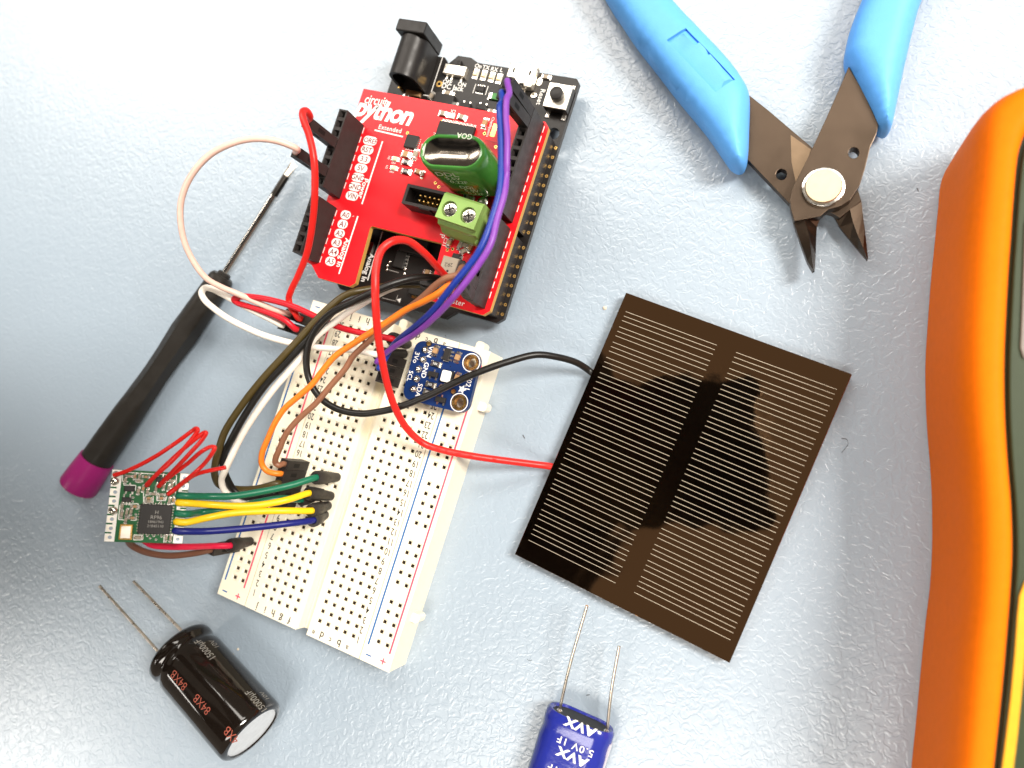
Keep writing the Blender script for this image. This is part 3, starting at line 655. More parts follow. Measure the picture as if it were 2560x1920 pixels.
# green supercapacitor standing on the shield
gtop = at(*Z3(872, 352), 33.0); GT = ST.l(gtop); GY = math.radians(8)
def stad(a, b, n=12):                            # a x b stadium outline
    r = b / 2; pts = []
    for i in range(n + 1): t = -math.pi / 2 + math.pi * i / n; pts.append((a / 2 - r + r * math.cos(t), r * math.sin(t)))
    for i in range(n + 1): t = math.pi / 2 + math.pi * i / n; pts.append((-a / 2 + r + r * math.cos(t), r * math.sin(t)))
    return pts
def srings(lv): return [[(x, y, z) for x, y in stad(a, b)] for a, b, z in lv]
gl = MB(); gl.sweep(srings([(14.6, 6.6, 0.4), (15.8, 8.0, 0.5), (16.3, 8.7, 1.3), (16.3, 8.7, 2.2), (15.9, 8.3, 3.0), (16.3, 8.7, 4.0), (16.4, 8.8, 14.0), (16.2, 8.6, 15.0), (15.7, 8.1, 15.7), (15.0, 7.4, 15.98), (14.3, 6.7, 15.9), (14.0, 6.4, 15.6), (13.9, 6.3, 14.4)]), caps=True)
gdx, gdy = 1.3, 0.6                              # it leans a little
for i, (x, y, z) in enumerate(gl.v): gl.v[i] = (x - gdx * z / 16, y + gdy * z / 16, z)
gob = ST.l(gtop); gc = gl.build('capacitor', 'cap_green', sh, loc=(gob.x + gdx, gob.y - gdy, SB + 0.3), rot=(0, 0, GY), smooth=50, label='green sleeved coin-stack capacitor with bare metal top')
gm = MB(); lv = []
for k_ in range(9):
    q = 1 - k_ / 9; lv.append((8.2 * q + 5.8, 6.3 * q + 0.1, 15.55 - 0.7 * (1 - q * q)))
gm.sweep(srings(lv), caps=False); gm.add(srings([lv[-1]])[0], [tuple(range(26))]); [gm.v.__setitem__(i, (x - gdx, y + gdy, z)) for i, (x, y, z) in enumerate(gm.v)]
gm.build('metal_top', 'cap_top_metal', gc, smooth=60)
wt = MB(); wt.add([(-7.9, 1.6, 15.45), (-6.5, 1.5, 16.08), (-6.5, -1.5, 16.08), (-7.9, -1.6, 15.45), (-8.35, 0, 14.9)], [(0, 1, 2, 3), (0, 3, 4)]); [wt.v.__setitem__(i, (x - gdx, y + gdy, z)) for i, (x, y, z) in enumerate(wt.v)]
wt.build('polarity_patch', 'cap_print', gc)
text(gc, 'lettering', 'GOA', 2.6 - gdx, 3.65 + gdy, 16.04, 1.25, rot=math.pi - 0.08, m='cap_print', bold=0.01)
for s, x, z, sz in (('DDL', -1.4, 13.4, 2.1), ('5.5V', -0.9, 11.2, 1.5), ('0.22F', -0.3, 9.3, 1.5), ('DDL', 0.6, 6.4, 1.5), ('5.5V', 0.9, 4.6, 1.5), ('0.22F', 1.2, 2.9, 1.4)):
    q = MB(); text_mb(q, s, 0, 0, 0, sz, 0, bold=0.006); q.build('lettering', 'cap_print', gc, loc=(x - gdx * z / 16, -4.46 + gdy * z / 16, z), rot=(math.radians(90 - 2), 0, 0))
for x in (-2.5, 2.5): MB().tube(spline([(x, -0.5, 0.6), (x, -2.6, 0.3), (x, -4.4, -0.2)], 5), 0.35, 8).build('lead', 'tin', gc)
# lower right corner: inductor, regulator, labels
p = s3(1235, 955, 1); MB().cyl(0, 0, 0, 1.4, 1.9, 20, r2=1.5).dome(0, 0, 1.4, 1.5, .4, 16).build('trimmer', 'solder', sh, loc=(p[0], p[1], SB), smooth=40)
p = s5(1205, 470, 2.2); lo = MB().cbox(0, 0, 0, 4.2, 4.2, 2.2, chamf=0.2).build('inductor', 'inductor_tan', sh, loc=(p[0], p[1] - 0.1, SB))
text(lo, 'lettering', '2R2', 0, 0.1, 2.215, 1.0, rot=math.pi + 0.15, m='print_black')
MB().prism([(-2.0, -2.05), (-0.6, -2.05), (-1.3, -1.0), (-2.0, -1.2)], 2.2, 2.215).build('print_mark', 'print_black', lo)
MB().cyl(0.2, -1.45, 2.2, 2.215, 0.32, 14).build('print_mark', 'print_black', lo)
p = s5(1285, 380, 1.2); chip(sh, p[0], p[1], SB, 2.0, 1.8, 1.1, pins=(0, 3, 0, 0), pitch=0.65, pl=0.5)
p = s5(1330, 480, 1.2); MB().cbox(0, 0, 0, 1.6, 3.0, 1.0, chamf=.1).build('regulator', 'chip_black', sh, loc=(p[0], p[1], SB))
for i in range(4):
    p = s5(1352 - 9 * i, 350 + 40 * i); MB().dome(0, 0, 0, 0.3, 0.2, 8).build('solder_blob', 'tin', sh, loc=(p[0] + .3, p[1], SB))
for x, y in ((1190, 300), (1252, 290)): p = s5(x, y); via(sh, p[0], p[1], SB, 0.42)
for kd, x, y, r_ in (('capacitor', 1215, 215, 1.4), ('pale_capacitor', 1340, 245, 1.4), ('pale_capacitor', 1400, 250, 0), ('pale_capacitor', 1385, 310, .6), ('capacitor', 1455, 275, 1.4)):
    p = s5(x, y, .4); smd(sh, kd, p[0], p[1], SB, r_, 2.0, 1.05, 0.8)
p = s5(1165, 205); text(sh, 'lettering', 'C31', p[0], p[1], SB + .03, 1.0, rot=-math.pi / 2 + .0)
p = s5(1130, 140); text(sh, 'lettering', 'P', p[0], p[1], SB + .03, 1.5, rot=-math.pi / 2)
text(sh, 'lettering', 'Harvester', 42.6, -64.9, SB + .03, 1.35, bold=0.008, space=1.1)

# ------------------------------------------------------------------ blue sensor board plugged into the breadboard
ZC = zr(980, 800, 6.382); NZ = 13.6
SY = math.radians(-14.6); sc0 = at(*ZC(785, 895), NZ); SN = Fr((sc0.x, sc0.y, 0), SY)
sn = thing('sensor_board', 'small blue sensor breakout board with gold mounting holes, plugged into breadboard', 'circuit board', (sc0.x, sc0.y, NZ - 1.6), SY)
def n6(x, y, h=0): p = SN.px(*ZC(x, y), NZ + h); return p.x, p.y
h1, h2 = n6(1265, 680), n6(1072, 1315)
MB().prism(rrect(0, 0, 17.9, 15.2, 2.4), 0, 1.6, holes=[circ(h1[0], h1[1], 1.25), circ(h2[0], h2[1], 1.25)], mhole=1).build('board', ['blue_mask', 'gold'], sn)
for hx, hy in (h1, h2):
    MB().ring(0, 0, 1.63, 1.25, 1.95, 28).build('gold_ring', 'gold', sn, loc=(hx, hy, 0)); MB().ring(0, 0, 1.625, 2.1, 2.32, 28).build('silk_ring', 'silk', sn, loc=(hx, hy, 0))
pinpx = ((518, 470), (482, 628), (415, 778), (380, 935), (330, 1095))
for x, y in pinpx:
    p = n6(x, y, .5); MB().cyl(0, 0, 0, 0.25, 0.95, 16, r2=0.8).dome(0, 0, 0.2, 0.8, 0.7, 14).build('solder_joint', 'solder', sn, loc=(p[0], p[1], 1.6), smooth=50)
pr = [n6(x, y, .5) for x, y in pinpx]
q = MB()
for x, y in pr: q.cbox(x, y, -4.1, 0.6, 0.6, 4.1); q.cbox(x, y, -2.5, 2.4, 2.4, 2.5)
q.build('pin_row', 'black_plastic', sn)
T_ = 1.63
for s, x, y, sz in (('VIN', 610, 505, 1.3), ('3Vo', 388, 600, 1.3), ('GND', 528, 800, 1.3), ('SCL', 288, 895, 1.2), ('SDA', 432, 1120, 1.3)):
    p = n6(x, y); text(sn, 'lettering', s, p[0], p[1], T_, sz, rot=-math.pi / 2, bold=0.01)
p = n6(1225, 985); text(sn, 'lettering', 'Si7021', p[0] + 0.1, p[1] + 0.4, T_, 1.3, rot=-math.pi / 2, bold=0.01, space=1.05)
p = n6(1120, 1105)                                # five-petal star emblem
st = []
for i in range(10):
    a_ = math.pi / 2 - 0.25 + i * math.pi / 5; r_ = 1.15 if i % 2 == 0 else 0.55; st.append((r_ * math.cos(a_), r_ * math.sin(a_)))
eo = MB().prism(st, 0, 0.03).build('star_emblem', 'silk', sn, loc=(p[0], p[1], 1.61))
for i in range(5):
    a_ = math.pi / 2 - 0.25 + i * 2 * math.pi / 5; MB().cbox(0.35 * math.cos(a_), 0.35 * math.sin(a_), 0.031, 0.3, 0.09, 0.01, a_).build('emblem_notch', 'blue_mask', eo)
for kd, x, y, r_, l_, w_ in (('capacitor', 692, 490, 1.45, 2.3, 1.3), ('capacitor', 1045, 595, 1.45, 2.3, 1.3), ('resistor', 700, 700, -0.05, 2.3, 1.3), ('resistor', 615, 1030, -0.05, 2.3, 1.3), ('resistor', 575, 1150, -0.05, 2.3, 1.3), ('capacitor', 1040, 915, 1.45, 2.0, 1.2), ('pale_capacitor', 775, 1090, 1.45, 1.5, 1.0)):
    p = n6(x, y, .4); smd(sn, kd, p[0], p[1], 1.6, r_, l_, w_, 0.75)
p = n6(870, 550, 1); smd(sn, 'sot5', p[0], p[1], 1.6, math.pi / 2 - 0.05, 3.0, 1.6, 1.0)
for x, y in ((650, 865), (770, 1270)): p = n6(x, y, .8); smd(sn, 'transistor', p[0], p[1], 1.6, 0.0, 2.6, 1.3, 0.9)
p = n6(868, 898, .9); so_ = MB().cbox(0, 0, 0, 3.1, 3.1, 0.8, chamf=0.1).build('sensor_chip', 'chip_black', sn, loc=(p[0], p[1], 1.6))
mat('white_cover', (0.86, 0.85, 0.82), 0.5)
MB().prism(rrect(-0.1, 0, 2.5, 2.8, 0.45), 0.78, 1.0).build('filter_cover', 'white_cover', so_)
for x, y, wd in ((920, 445, 1.5), (860, 655, 1.5), (980, 900, 0)):
    p = n6(x, y)
    if wd: strip(sn, p[0] - wd / 2, p[1], p[0] + wd / 2, p[1], 0.18, 1.6)
    else: strip(sn, p[0], p[1] - 1.3, p[0], p[1] + 1.3, 0.16, 1.6)
for x, y in ((590, 378), (978, 1140)): p = n6(x, y); MB().cyl(0, 0, 0, .05, .55, 18).ring(0, 0, 0.02, .6, .85, 18, mi=1).build('test_pad', ['gold', 'black_mask'], sn, loc=(p[0], p[1], 1.6))
for x, y in ((930, 742), (838, 1352), (745, 990)): p = n6(x, y); via(sn, p[0], p[1], 1.6, 0.3, 'blue_mask')

# ------------------------------------------------------------------ green radio module held up in the air by its wires
RV = Vector((0.065, 0.672, -0.079)); RM = Matrix.Rotation(RV.length, 3, RV.normalized()); RO = Vector((-130.5, -4.06, 43.42))
ra = thing('radio_module', 'small square green radio module with black chip, beside the red coil antenna', 'circuit board', RO, mat3=RM)
ZA = zr(240, 1020, 4.366)
def rl(x, y, h=0.0):
    d = ray(*ZA(x, y)); n = RM.col[2]; o = RO + n * h; P = C0 + d * ((o - C0).dot(n) / d.dot(n)); L = RM.transposed() @ (P - RO); return L.x, L.y
MB().box(-8, 8, -8, 8, -0.9, 0).build('board', ['green_mask'], ra)
for s_ in (-1, 1):
    MB().box(s_ * 8 - (0 if s_ < 0 else 2.0), s_ * 8 + (2.0 if s_ < 0 else 0), -7.95, 7.95, 0, 0.02).build('silk_border', 'silk', ra)
    for i in range(8):
        q = MB(); x = s_ * 6.95; y = 7 - 2 * i; m_i = 'usb_steel' if not (s_ < 0 and i in (0, 4)) else 'solder'
        q.prism(rrect(x + s_ * .25, y, 1.45, 1.35, .55), 0.02, 0.06, holes=[circ(x, y, 0.42, 14)]); q.cyl(x, y, 0.0, 0.035, 0.42, 12, mi=1)
        q.build('edge_pad', [m_i, 'bench'], ra)
    for i in range(7): MB().cbox(s_ * 7.4, 6 - 2 * i, 0.02, 1.3, 0.35, 0.04).build('pad_gap', 'green_mask', ra)
for x, y in ((190, 1120), (205, 800)): p = rl(x, y); MB().dome(0, 0, 0, 0.95, 0.6, 14).build('solder_blob', 'solder', ra, loc=(p[0], p[1], 0.03), smooth=50)
p = rl(645, 1215, 1.0); rc = chip(ra, p[0], p[1], 0, 6.6, 6.6, 0.95, pins=(10, 10, 10, 10), pitch=0.62, pl=0.42)
for s, y, sz in (('H', 1.6, 0.8), ('RF96', 0.45, 0.85), ('18461941', -0.55, 0.62), ('21845110', -1.5, 0.62)): text(rc, 'lettering', s, 0.2, y, 1.04, sz, m='chip_print')
p = rl(325, 1355, .6); smd(ra, 'crystal', p[0], p[1], 0, math.pi / 2, 3.4, 2.6, 0.7)
p = rl(365, 880, .6); smd(ra, 'transistor', p[0], p[1], 0, 0, 2.1, 1.2, 0.8)
p = rl(335, 1000, .6); smd(ra, 'sot5', p[0], p[1], 0, 0, 1.9, 1.0, 0.7)
p = rl(700, 780, .6); smd(ra, 'sot5', p[0], p[1], 0, 0, 1.6, 1.1, 0.7)
for kd, x, y, r_, l_, w_ in (('pale_capacitor', 320, 785, 1.5, 1.2, .6), ('pale_capacitor', 360, 745, 0, 1.2, .6), ('capacitor', 425, 748, 1.5, 1.0, .55), ('pale_capacitor', 475, 748, 1.5, 1.0, .55), ('capacitor', 545, 752, 0, 1.0, .55), ('pale_capacitor', 470, 795, 0, 1.0, .6), ('capacitor', 515, 880, 1.5, 1.2, .6), ('pale_capacitor', 462, 905, 1.5, 1.3, .65), ('pale_capacitor', 562, 915, 1.5, 1.1, .6), ('pale_capacitor', 625, 938, 0, 1.1, .6), ('pale_capacitor', 715, 945, 0, 1.1, .6), ('capacitor', 715, 985, 0, 1.1, .6), ('pale_capacitor', 575, 1020, 0, 1.2, .6), ('capacitor', 575, 985, 0, 1.2, .6), ('pale_capacitor', 655, 880, 1.5, 1.1, .55), ('pale_capacitor', 740, 860, 1.5, 1.1, .55), ('pale_capacitor', 795, 870, 1.5, 1.2, .6), ('capacitor', 845, 1005, 1.5, 1.2, .6), ('pale_capacitor', 800, 1015, 1.5, 1.2, .6), ('pale_capacitor', 830, 795, 0, 1.1, .6), ('pale_capacitor', 830, 840, 1.5, 1.1, .6),
                             ('pale_capacitor', 285, 1070, 1.5, 1.2, .6), ('pale_capacitor', 280, 1160, 1.5, 1.2, .6), ('capacitor', 425, 1075, 0, 1.2, .6), ('pale_capacitor', 335, 1140, 1.5, 1.3, .6), ('pale_capacitor', 382, 1130, 1.5, 1.3, .6), ('capacitor', 395, 1200, 0, 1.2, .6), ('pale_capacitor', 325, 1220, 1.5, 1.2, .6), ('pale_capacitor', 460, 1415, 0, 1.5, .7), ('pale_capacitor', 765, 1420, 1.5, 1.3, .6), ('pale_capacitor', 815, 1420, 1.5, 1.3, .6)):
    p = rl(x, y, .3); smd(ra, kd, p[0], p[1], 0, r_, l_, w_, 0.45)
for pts in (((290, 720), (290, 800), (350, 805)), ((435, 725), (435, 810), (490, 815)), ((300, 840), (435, 845), (430, 905)), ((520, 920), (520, 1035), (625, 1035), (625, 960)), ((665, 960), (665, 1010), (760, 1010), (775, 960)), ((265, 1050), (460, 1045), (460, 1100), (430, 1105)), ((262, 1060), (245, 1215), (320, 1225)), ((445, 1180), (440, 1225), (380, 1225)), ((415, 1385), (510, 1390), (505, 1440), (410, 1440), (415, 1385)), ((740, 1470), (745, 1380), (835, 1385)), ((285, 700), (880, 735), (860, 1050), (780, 1050))):
    for a_, b2_ in zip(pts, pts[1:]): a_, b2_ = rl(*a_), rl(*b2_); strip(ra, a_[0], a_[1], b2_[0], b2_[1], 0.17, 0.0)
for x, y in ((560, 1395), (590, 1420), (630, 1395), (655, 1435), (715, 1400), (405, 975), (400, 1020), (435, 1160), (705, 1030), (700, 1005)):
    p = rl(x, y); via(ra, p[0], p[1], 0.0, 0.26, 'tin')
# coil antenna, soldered to the module
def rw(x, y, h): d = ray(*ZA(x, y)); n = RM.col[2]; o = RO + n * h; return C0 + d * ((o - C0).dot(n) / d.dot(n))
ant = [(195, 735, 0.8), (330, 690, 2), (620, 545, 5), (900, 360, 9), (1050, 250, 11), (1095, 222, 12), (1112, 240, 12.5), (1060, 320, 12), (850, 560, 9), (650, 740, 5), (552, 840, 1.6), (560, 845, 1.0), (650, 735, 4), (900, 495, 9), (1080, 345, 12), (1180, 268, 13), (1202, 272, 13.5), (1170, 330, 13), (1010, 510, 10), (850, 680, 6), (700, 835, 1.6), (685, 855, 1.0), (780, 770, 3), (1000, 605, 7), (1160, 470, 11), (1260, 422, 12.5), (1296, 432, 13), (1270, 490, 12.5), (1180, 610, 9), (1080, 705, 7), (900, 850, 2.5), (790, 940, 1.2), (830, 915, 1.0), (950, 820, 2), (1080, 730, 4), (1230, 685, 6), (1415, 648, 7.5)]
mi_ = RM.transposed()
MB().tube(spline([mi_ @ (rw(*a_) - RO) for a_ in ant], 6), 0.48, 8).build('antenna_coil', 'wire_thin_red', ra, smooth=60)

# ------------------------------------------------------------------ solar panel
PYAW = -0.4226; pc = Vector((-16.87, 4.67, 0)); PF = Fr(pc, PYAW)
sp = thing('solar_panel', 'dark glossy brown solar panel with fine pale grid lines', 'solar panel', pc, PYAW)
MB().prism([(-27.3, -34.8), (27.3, -34.8), (27.3, 34.8), (-27.3, 34.8)], 1.2, 3.6).build('panel_body', ['panel', ], sp, bevel=0.12)
MB().prism([(-27.1, -34.6), (27.1, -34.6), (27.1, 34.6), (-27.1, 34.6)], 1.0, 1.2).build('backing_board', 'panel_edge', sp)
for x, y in ((-20, 20), (20, 20), (-20, -20), (20, -20)): MB().cyl(0, 0, 0, 1.05, 2.5, 12).build('pad_foot', 'panel_edge', sp, loc=(x, y, 0))
ys_ = []; y = 30.4
g = [1, 1, 1.6, 1, 1, 1, 1.6, 1, 1, 1.6, 1, 1, 1, 1, 1.5]; i = 0
while y > -31.2: ys_.append(y); y -= 1.18 * (1.0 if (i % 3) != 2 else 1.42); i += 1
lm = MB().cbox(0, 0, 0, 23.2, 0.10, 0.03).mesh('grid_line', 'panel_line')
for y in ys_:
    for x in (-13.8, 13.8): inst(lm, 'grid_line', sp, (x + (0.2 if x > 0 else -.1), y, 3.595))

# ------------------------------------------------------------------ screwdriver
def axis_thing(p0, p1):
    p0, p1 = Vector(p0), Vector(p1); d = (p1 - p0); return p0, d.normalized(), d.length
e0 = at(192, 1222, 5.6); e1 = at(558, 690, 4.4); e2 = at(733, 412, 3.0)
o_, ax, HL = axis_thing(e0, e1)
scw = thing('screwdriver', 'small screwdriver with black plastic handle and magenta end cap', 'screwdriver', (o_.x, o_.y, 0))
oo = Vector((0, 0, o_.z)); CL = 10.8
MB().lathe(oo, ax, [(0.0, 3.6), (0.0, 4.6), (0.5, 5.3), (1.3, 5.55), (6, 5.3), (CL, 5.0), (CL, 4.6)], 32).build('end_cap', 'cap_magenta', scw, smooth=35)
def facet(t, a):
    u = min(max((t - CL - 20) / 5, 0), 1) * min(max((HL - 14 - t) / 5, 0), 1)
    m_ = a % (math.pi / 3) - math.pi / 6; return 1 + u * (0.93 / math.cos(m_) - 1.0)
hp = [(CL - 0.3, 4.3), (CL, 4.55), (CL + 6, 4.5), (CL + 16, 4.25), (CL + 19, 4.1), (CL + 21, 3.95), (CL + 25, 3.6), (CL + 31, 3.4), (CL + 38, 3.5), (CL + 43, 3.75), (CL + 46, 3.9), (CL + 50, 3.95), (HL - 3, 3.7), (HL - 0.8, 3.5), (HL, 2.9), (HL, 1.2)]
MB().lathe(oo, ax, hp, 48, fac=facet).build('handle', 'grip_black', scw, smooth=22)
MB().lathe(oo, ax, [(HL - .5, 2.0), (HL + 0.9, 1.9), (HL + 1.2, 1.4), (HL + 1.2, .9)], 12).build('ferrule', 'grip_black', scw)
s0 = Vector(e1) - Vector((o_.x, o_.y, 0)); s1 = Vector(e2) - Vector((o_.x, o_.y, 0)); ax2 = (s1 - s0).normalized(); SL = (s1 - s0).length
MB().lathe(s0, ax2, [(-2, 1.0), (SL - 10.5, 1.0), (SL - 10.5, 0.98)], 20).build('shaft', 'shaft_steel', scw, smooth=40)
MB().lathe(s0, ax2, [(SL - 10.5, 1.04), (SL - 4.2, 1.04), (SL - 3.8, 1.0)], 20).build('blackened_tip', 'shaft_dark', scw, smooth=40)
sd = ax2.cross(Vector((0, 0, 1))).normalized(); up = sd.cross(ax2)
rg = []
for t, wd, th in ((SL - 4.2, 0.98, 0.98), (SL - 2.2, 1.15, 0.6), (SL - 0.2, 1.3, 0.28), (SL + 0.3, 1.25, 0.22)):
    rg.append([s0 + ax2 * t + sd * (wd * math.cos(a_ * math.pi / 8)) + up * (th * math.sin(a_ * math.pi / 8)) for a_ in range(16)])
MB().sweep(rg).build('blade', 'lead_wire', scw, smooth=30)

# ------------------------------------------------------------------ flush cutters
ZT = zr(1500, 0, 2.370)
cut = thing('flush_cutters', 'open flush cutters with sky blue grips and bronze-dark steel jaws', 'cutters', at(2058, 462, 0))
CO = at(2058, 462, 0)
def tp(pts, z): return [((P := at(*ZT(x, y), z)) and (P.x - CO.x, P.y - CO.y)) for x, y in pts]
def offset_poly(poly, d):
    n = len(poly); ar = sum(poly[i][0] * poly[(i+1) % n][1] - poly[(i+1) % n][0] * poly[i][1] for i in range(n)); sg = 1 if ar > 0 else -1; out = []
    for i in range(n):
        p0, p1, p2 = Vector(poly[i-1]), Vector(poly[i]), Vector(poly[(i+1) % n])
        n1 = Vector((-(p1-p0).y, (p1-p0).x)).normalized() * sg; n2 = Vector((-(p2-p1).y, (p2-p1).x)).normalized() * sg
        b_ = (n1 + n2); L = b_.length; b_ = b_ / L if L > 1e-6 else n1
        k = d / max(0.45, b_.dot(n1)); out.append((p1.x + b_.x * k, p1.y + b_.y * k))
    return out
def smooth_closed(pts, per=4):
    n = len(pts); out = []
    for i in range(n):
        p0, p1, p2, p3 = (Vector(pts[(i + k) % n]) for k in (-1, 0, 1, 2))
        for k in range(per):
            t = k / per; out.append(tuple(0.5 * ((2 * p1) + (p2 - p0) * t + (2 * p0 - 5 * p1 + 4 * p2 - p3) * t * t + (3 * p1 - p0 - 3 * p2 + p3) * t ** 3)))
    return out
LH = [(-200, -420), (-60, -180), (40, 0), (110, 105), (200, 238), (330, 405), (450, 560), (620, 765), (735, 930), (775, 980), (822, 1000), (862, 978), (878, 900), (884, 760), (888, 620), (880, 550), (850, 490), (790, 402), (700, 300), (600, 195), (500, 92), (420, 0), (260, -190), (60, -440)]
RH = [(1700, -440), (1620, -190), (1552, 0), (1500, 130), (1468, 230), (1450, 330), (1456, 370), (1480, 420), (1550, 560), (1612, 680), (1640, 745), (1680, 776), (1716, 768), (1735, 725), (1768, 560), (1820, 320), (1868, 120), (1905, 0), (1990, -200), (2080, -440)]
from mathutils.geometry import delaunay_2d_cdt
def grip(pts, nm, recess=None):
    base = smooth_closed(tp(pts, 7.0), 3); n = len(base); B = [Vector(p) for p in base]; R_, ZT2, Z0 = 5.2, 12.7, 7.0
    def dist(p):
        best = 1e9
        for i in range(n):
            a_, b_ = B[i], B[(i + 1) % n]; ab = b_ - a_; t = max(0, min(1, (p - a_).dot(ab) / max(ab.dot(ab), 1e-9))); best = min(best, (p - a_ - ab * t).length)
        return best
    def inside(p, poly):
        c = False; m = len(poly)
        for i in range(m):
            x1, y1 = poly[i]; x2, y2 = poly[(i + 1) % m]
            if (y1 > p.y) != (y2 > p.y) and p.x < (x2 - x1) * (p.y - y1) / (y2 - y1) + x1: c = not c
        return c
    def height(d): q = 1 - min(d, R_) / R_; return Z0 + (ZT2 - Z0) * math.sqrt(max(0, 1 - q * q)) ** 0.9
    V = [v.copy() for v in B]; edges = [(i, (i + 1) % n) for i in range(n)]; zs = [Z0] * n
    for d in (0.12, 0.4, 0.85, 1.5, 2.4, 3.5, 4.8):
        for p in offset_poly(base, d):
            p = Vector(p)
            if inside(p, base) and dist(p) > d * 0.93: V.append(p); zs.append(height(dist(p)))
    xs = [p[0] for p in base]; ysv = [p[1] for p in base]; x = min(xs)
    ri = None
    if recess:
        ri = [Vector(p) for p in recess]; c = sum(ri, Vector((0, 0))) / 4
    while x < max(xs):
        y = min(ysv)
        while y < max(ysv):
            p = Vector((x + random.uniform(-.2, .2), y + random.uniform(-.2, .2)))
            if inside(p, base):
                d = dist(p)
                if d > 1.0 and not (ri and inside(p, [tuple(c + (q - c) * 1.06) for q in ri])): V.append(p); zs.append(height(d))
            y += 1.5
        x += 1.5
    if ri:
        k = len(V)
        for f_, dz in ((1.0, 0.0), (0.985, -0.75)):
            for i in range(4):
                for t in (0, .25, .5, .75):
                    p = c + (ri[i].lerp(ri[(i + 1) % 4], t) - c) * f_; V.append(p); zs.append(height(dist(p)) + dz)
        for o_ in (0, 16): edges += [(k + o_ + i, k + o_ + (i + 1) % 16) for i in range(16)]
    r = delaunay_2d_cdt(V, edges, [], 1, 1e-5); vo, fo, orig = r[0], r[2], r[3]
    zz = [zs[o[0]] if o else height(dist(v)) for v, o in zip(vo, orig)]
    mb = MB(); mb.add([(v.x, v.y, z) for v, z in zip(vo, zz)], fo)
    ringp = [[(p.x, p.y, Z0) for p in B]] + [[(x, y, z) for x, y in offset_poly(base, d)] for d, z in ((0.0, 4.5), (0.25, 2.6), (0.8, 1.4))]
    mb.sweep(ringp, caps=False); mb.add([(x, y, 1.4) for x, y in offset_poly(base, .8)], [tuple(range(n))])
    o = bpy.data.objects.new(nm, mb.mesh(nm, 'grip_blue')); COL.objects.link(o); o.parent = cut
    bm = bmesh.new(); bm.from_mesh(o.data); bmesh.ops.remove_doubles(bm, verts=bm.verts, dist=1e-6); bmesh.ops.recalc_face_normals(bm, faces=bm.faces); bm.to_mesh(o.data); bm.free()
    o.data.shade_smooth(); o.data.set_sharp_from_angle(angle=math.radians(48))
    return o
rec = tp([(395, 236), (508, 162), (800, 460), (685, 546)], 12.7)
grip(LH, 'handle_grip', rec); grip(RH, 'handle_grip')
lower = [(800, 760), (880, 560), (1000, 655), (1255, 872), (1400, 985), (1530, 1125), (1548, 1190), (1420, 1290), (1375, 1262), (1240, 1235), (1125, 1210), (868, 940)]
MB().prism(tp(lower, 5.2), 3.0, 5.2, holes=[tp([(1075 + 33 * math.cos(t * .524), 1033 + 33 * math.sin(t * .524)) for t in range(12)], 5.2)]).build('lever', 'tool_steel', cut, bevel=0.12)
upper = [(1474, 392), (1560, 540), (1650, 735), (1640, 790), (1602, 870), (1570, 1000), (1540, 1095), (1482, 1185), (1425, 1222), (1350, 1242), (1305, 1282), (1150, 1310), (1130, 1240), (1125, 1190), (1140, 1115), (1240, 915), (1340, 700), (1420, 518)]
MB().prism(tp(upper, 8.2), 5.4, 8.2, holes=[tp([(1503 + 33 * math.cos(t * .524), 905 + 33 * math.sin(t * .524)) for t in range(12)], 8.2)]).build('lever', 'tool_steel', cut, bevel=0.14)
# ground-down facet on the lower lever
MB().prism(tp([(1130, 800), (1250, 885), (1215, 980), (1160, 1080), (1135, 960)], 5.3), 5.15, 5.3).build('ground_facet', 'edge_steel', cut)
def jaw(outer, ridge, inner, zt, zr_, zb, nm):
    mb = MB(); O = tp(outer, zt); R_ = tp(ridge, zr_); I = tp(inner, zb + .8); n = len(O)
    v = [(x, y, zt) for x, y in O] + [(x, y, zr_) for x, y in R_] + [(x, y, zb + 0.8) for x, y in I] + [(x, y, zb) for x, y in O] + [(x, y, zb) for x, y in I]
    f = []
    for i in range(n - 1):
        f += [(i, i+1, n+i+1, n+i), (n+i, n+i+1, 2*n+i+1, 2*n+i), (3*n+i, 3*n+i+1, i+1, i), (2*n+i, 2*n+i+1, 4*n+i+1, 4*n+i), (4*n+i, 4*n+i+1, 3*n+i+1, 3*n+i)]
    f += [(0, n, 2*n, 4*n, 3*n)]
    mb.add(v, f); return mb.build(nm, 'tool_steel', cut)
jaw([(1130, 1240), (1152, 1330), (1190, 1440), (1230, 1550), (1262, 1604)], [(1200, 1262), (1225, 1345), (1240, 1400), (1252, 1500), (1268, 1606)], [(1312, 1278), (1285, 1345), (1281, 1420), (1278, 1510), (1272, 1606)], 6.6, 8.0, 4.4, 'jaw')
jaw([(1548, 1185), (1556, 1260), (1568, 1350), (1580, 1450), (1589, 1534)], [(1480, 1235), (1500, 1320), (1530, 1400), (1560, 1470), (1586, 1538)], [(1385, 1275), (1420, 1345), (1480, 1420), (1530, 1480), (1580, 1538)], 4.6, 5.2, 2.4, 'jaw')
p = tp([(1325, 1100)], 9.4)[0]
rv_ = MB().cyl(0, 0, 8.0, 9.0, 4.7, 36, r2=4.6).build('rivet', 'steel', cut, loc=(p[0], p[1], 0), bevel=0.3, smooth=40)
MB().cyl(0, 0, 8.95, 9.4, 4.0, 36, r2=3.75).build('rivet_face', 'rivet_steel', rv_, smooth=40)

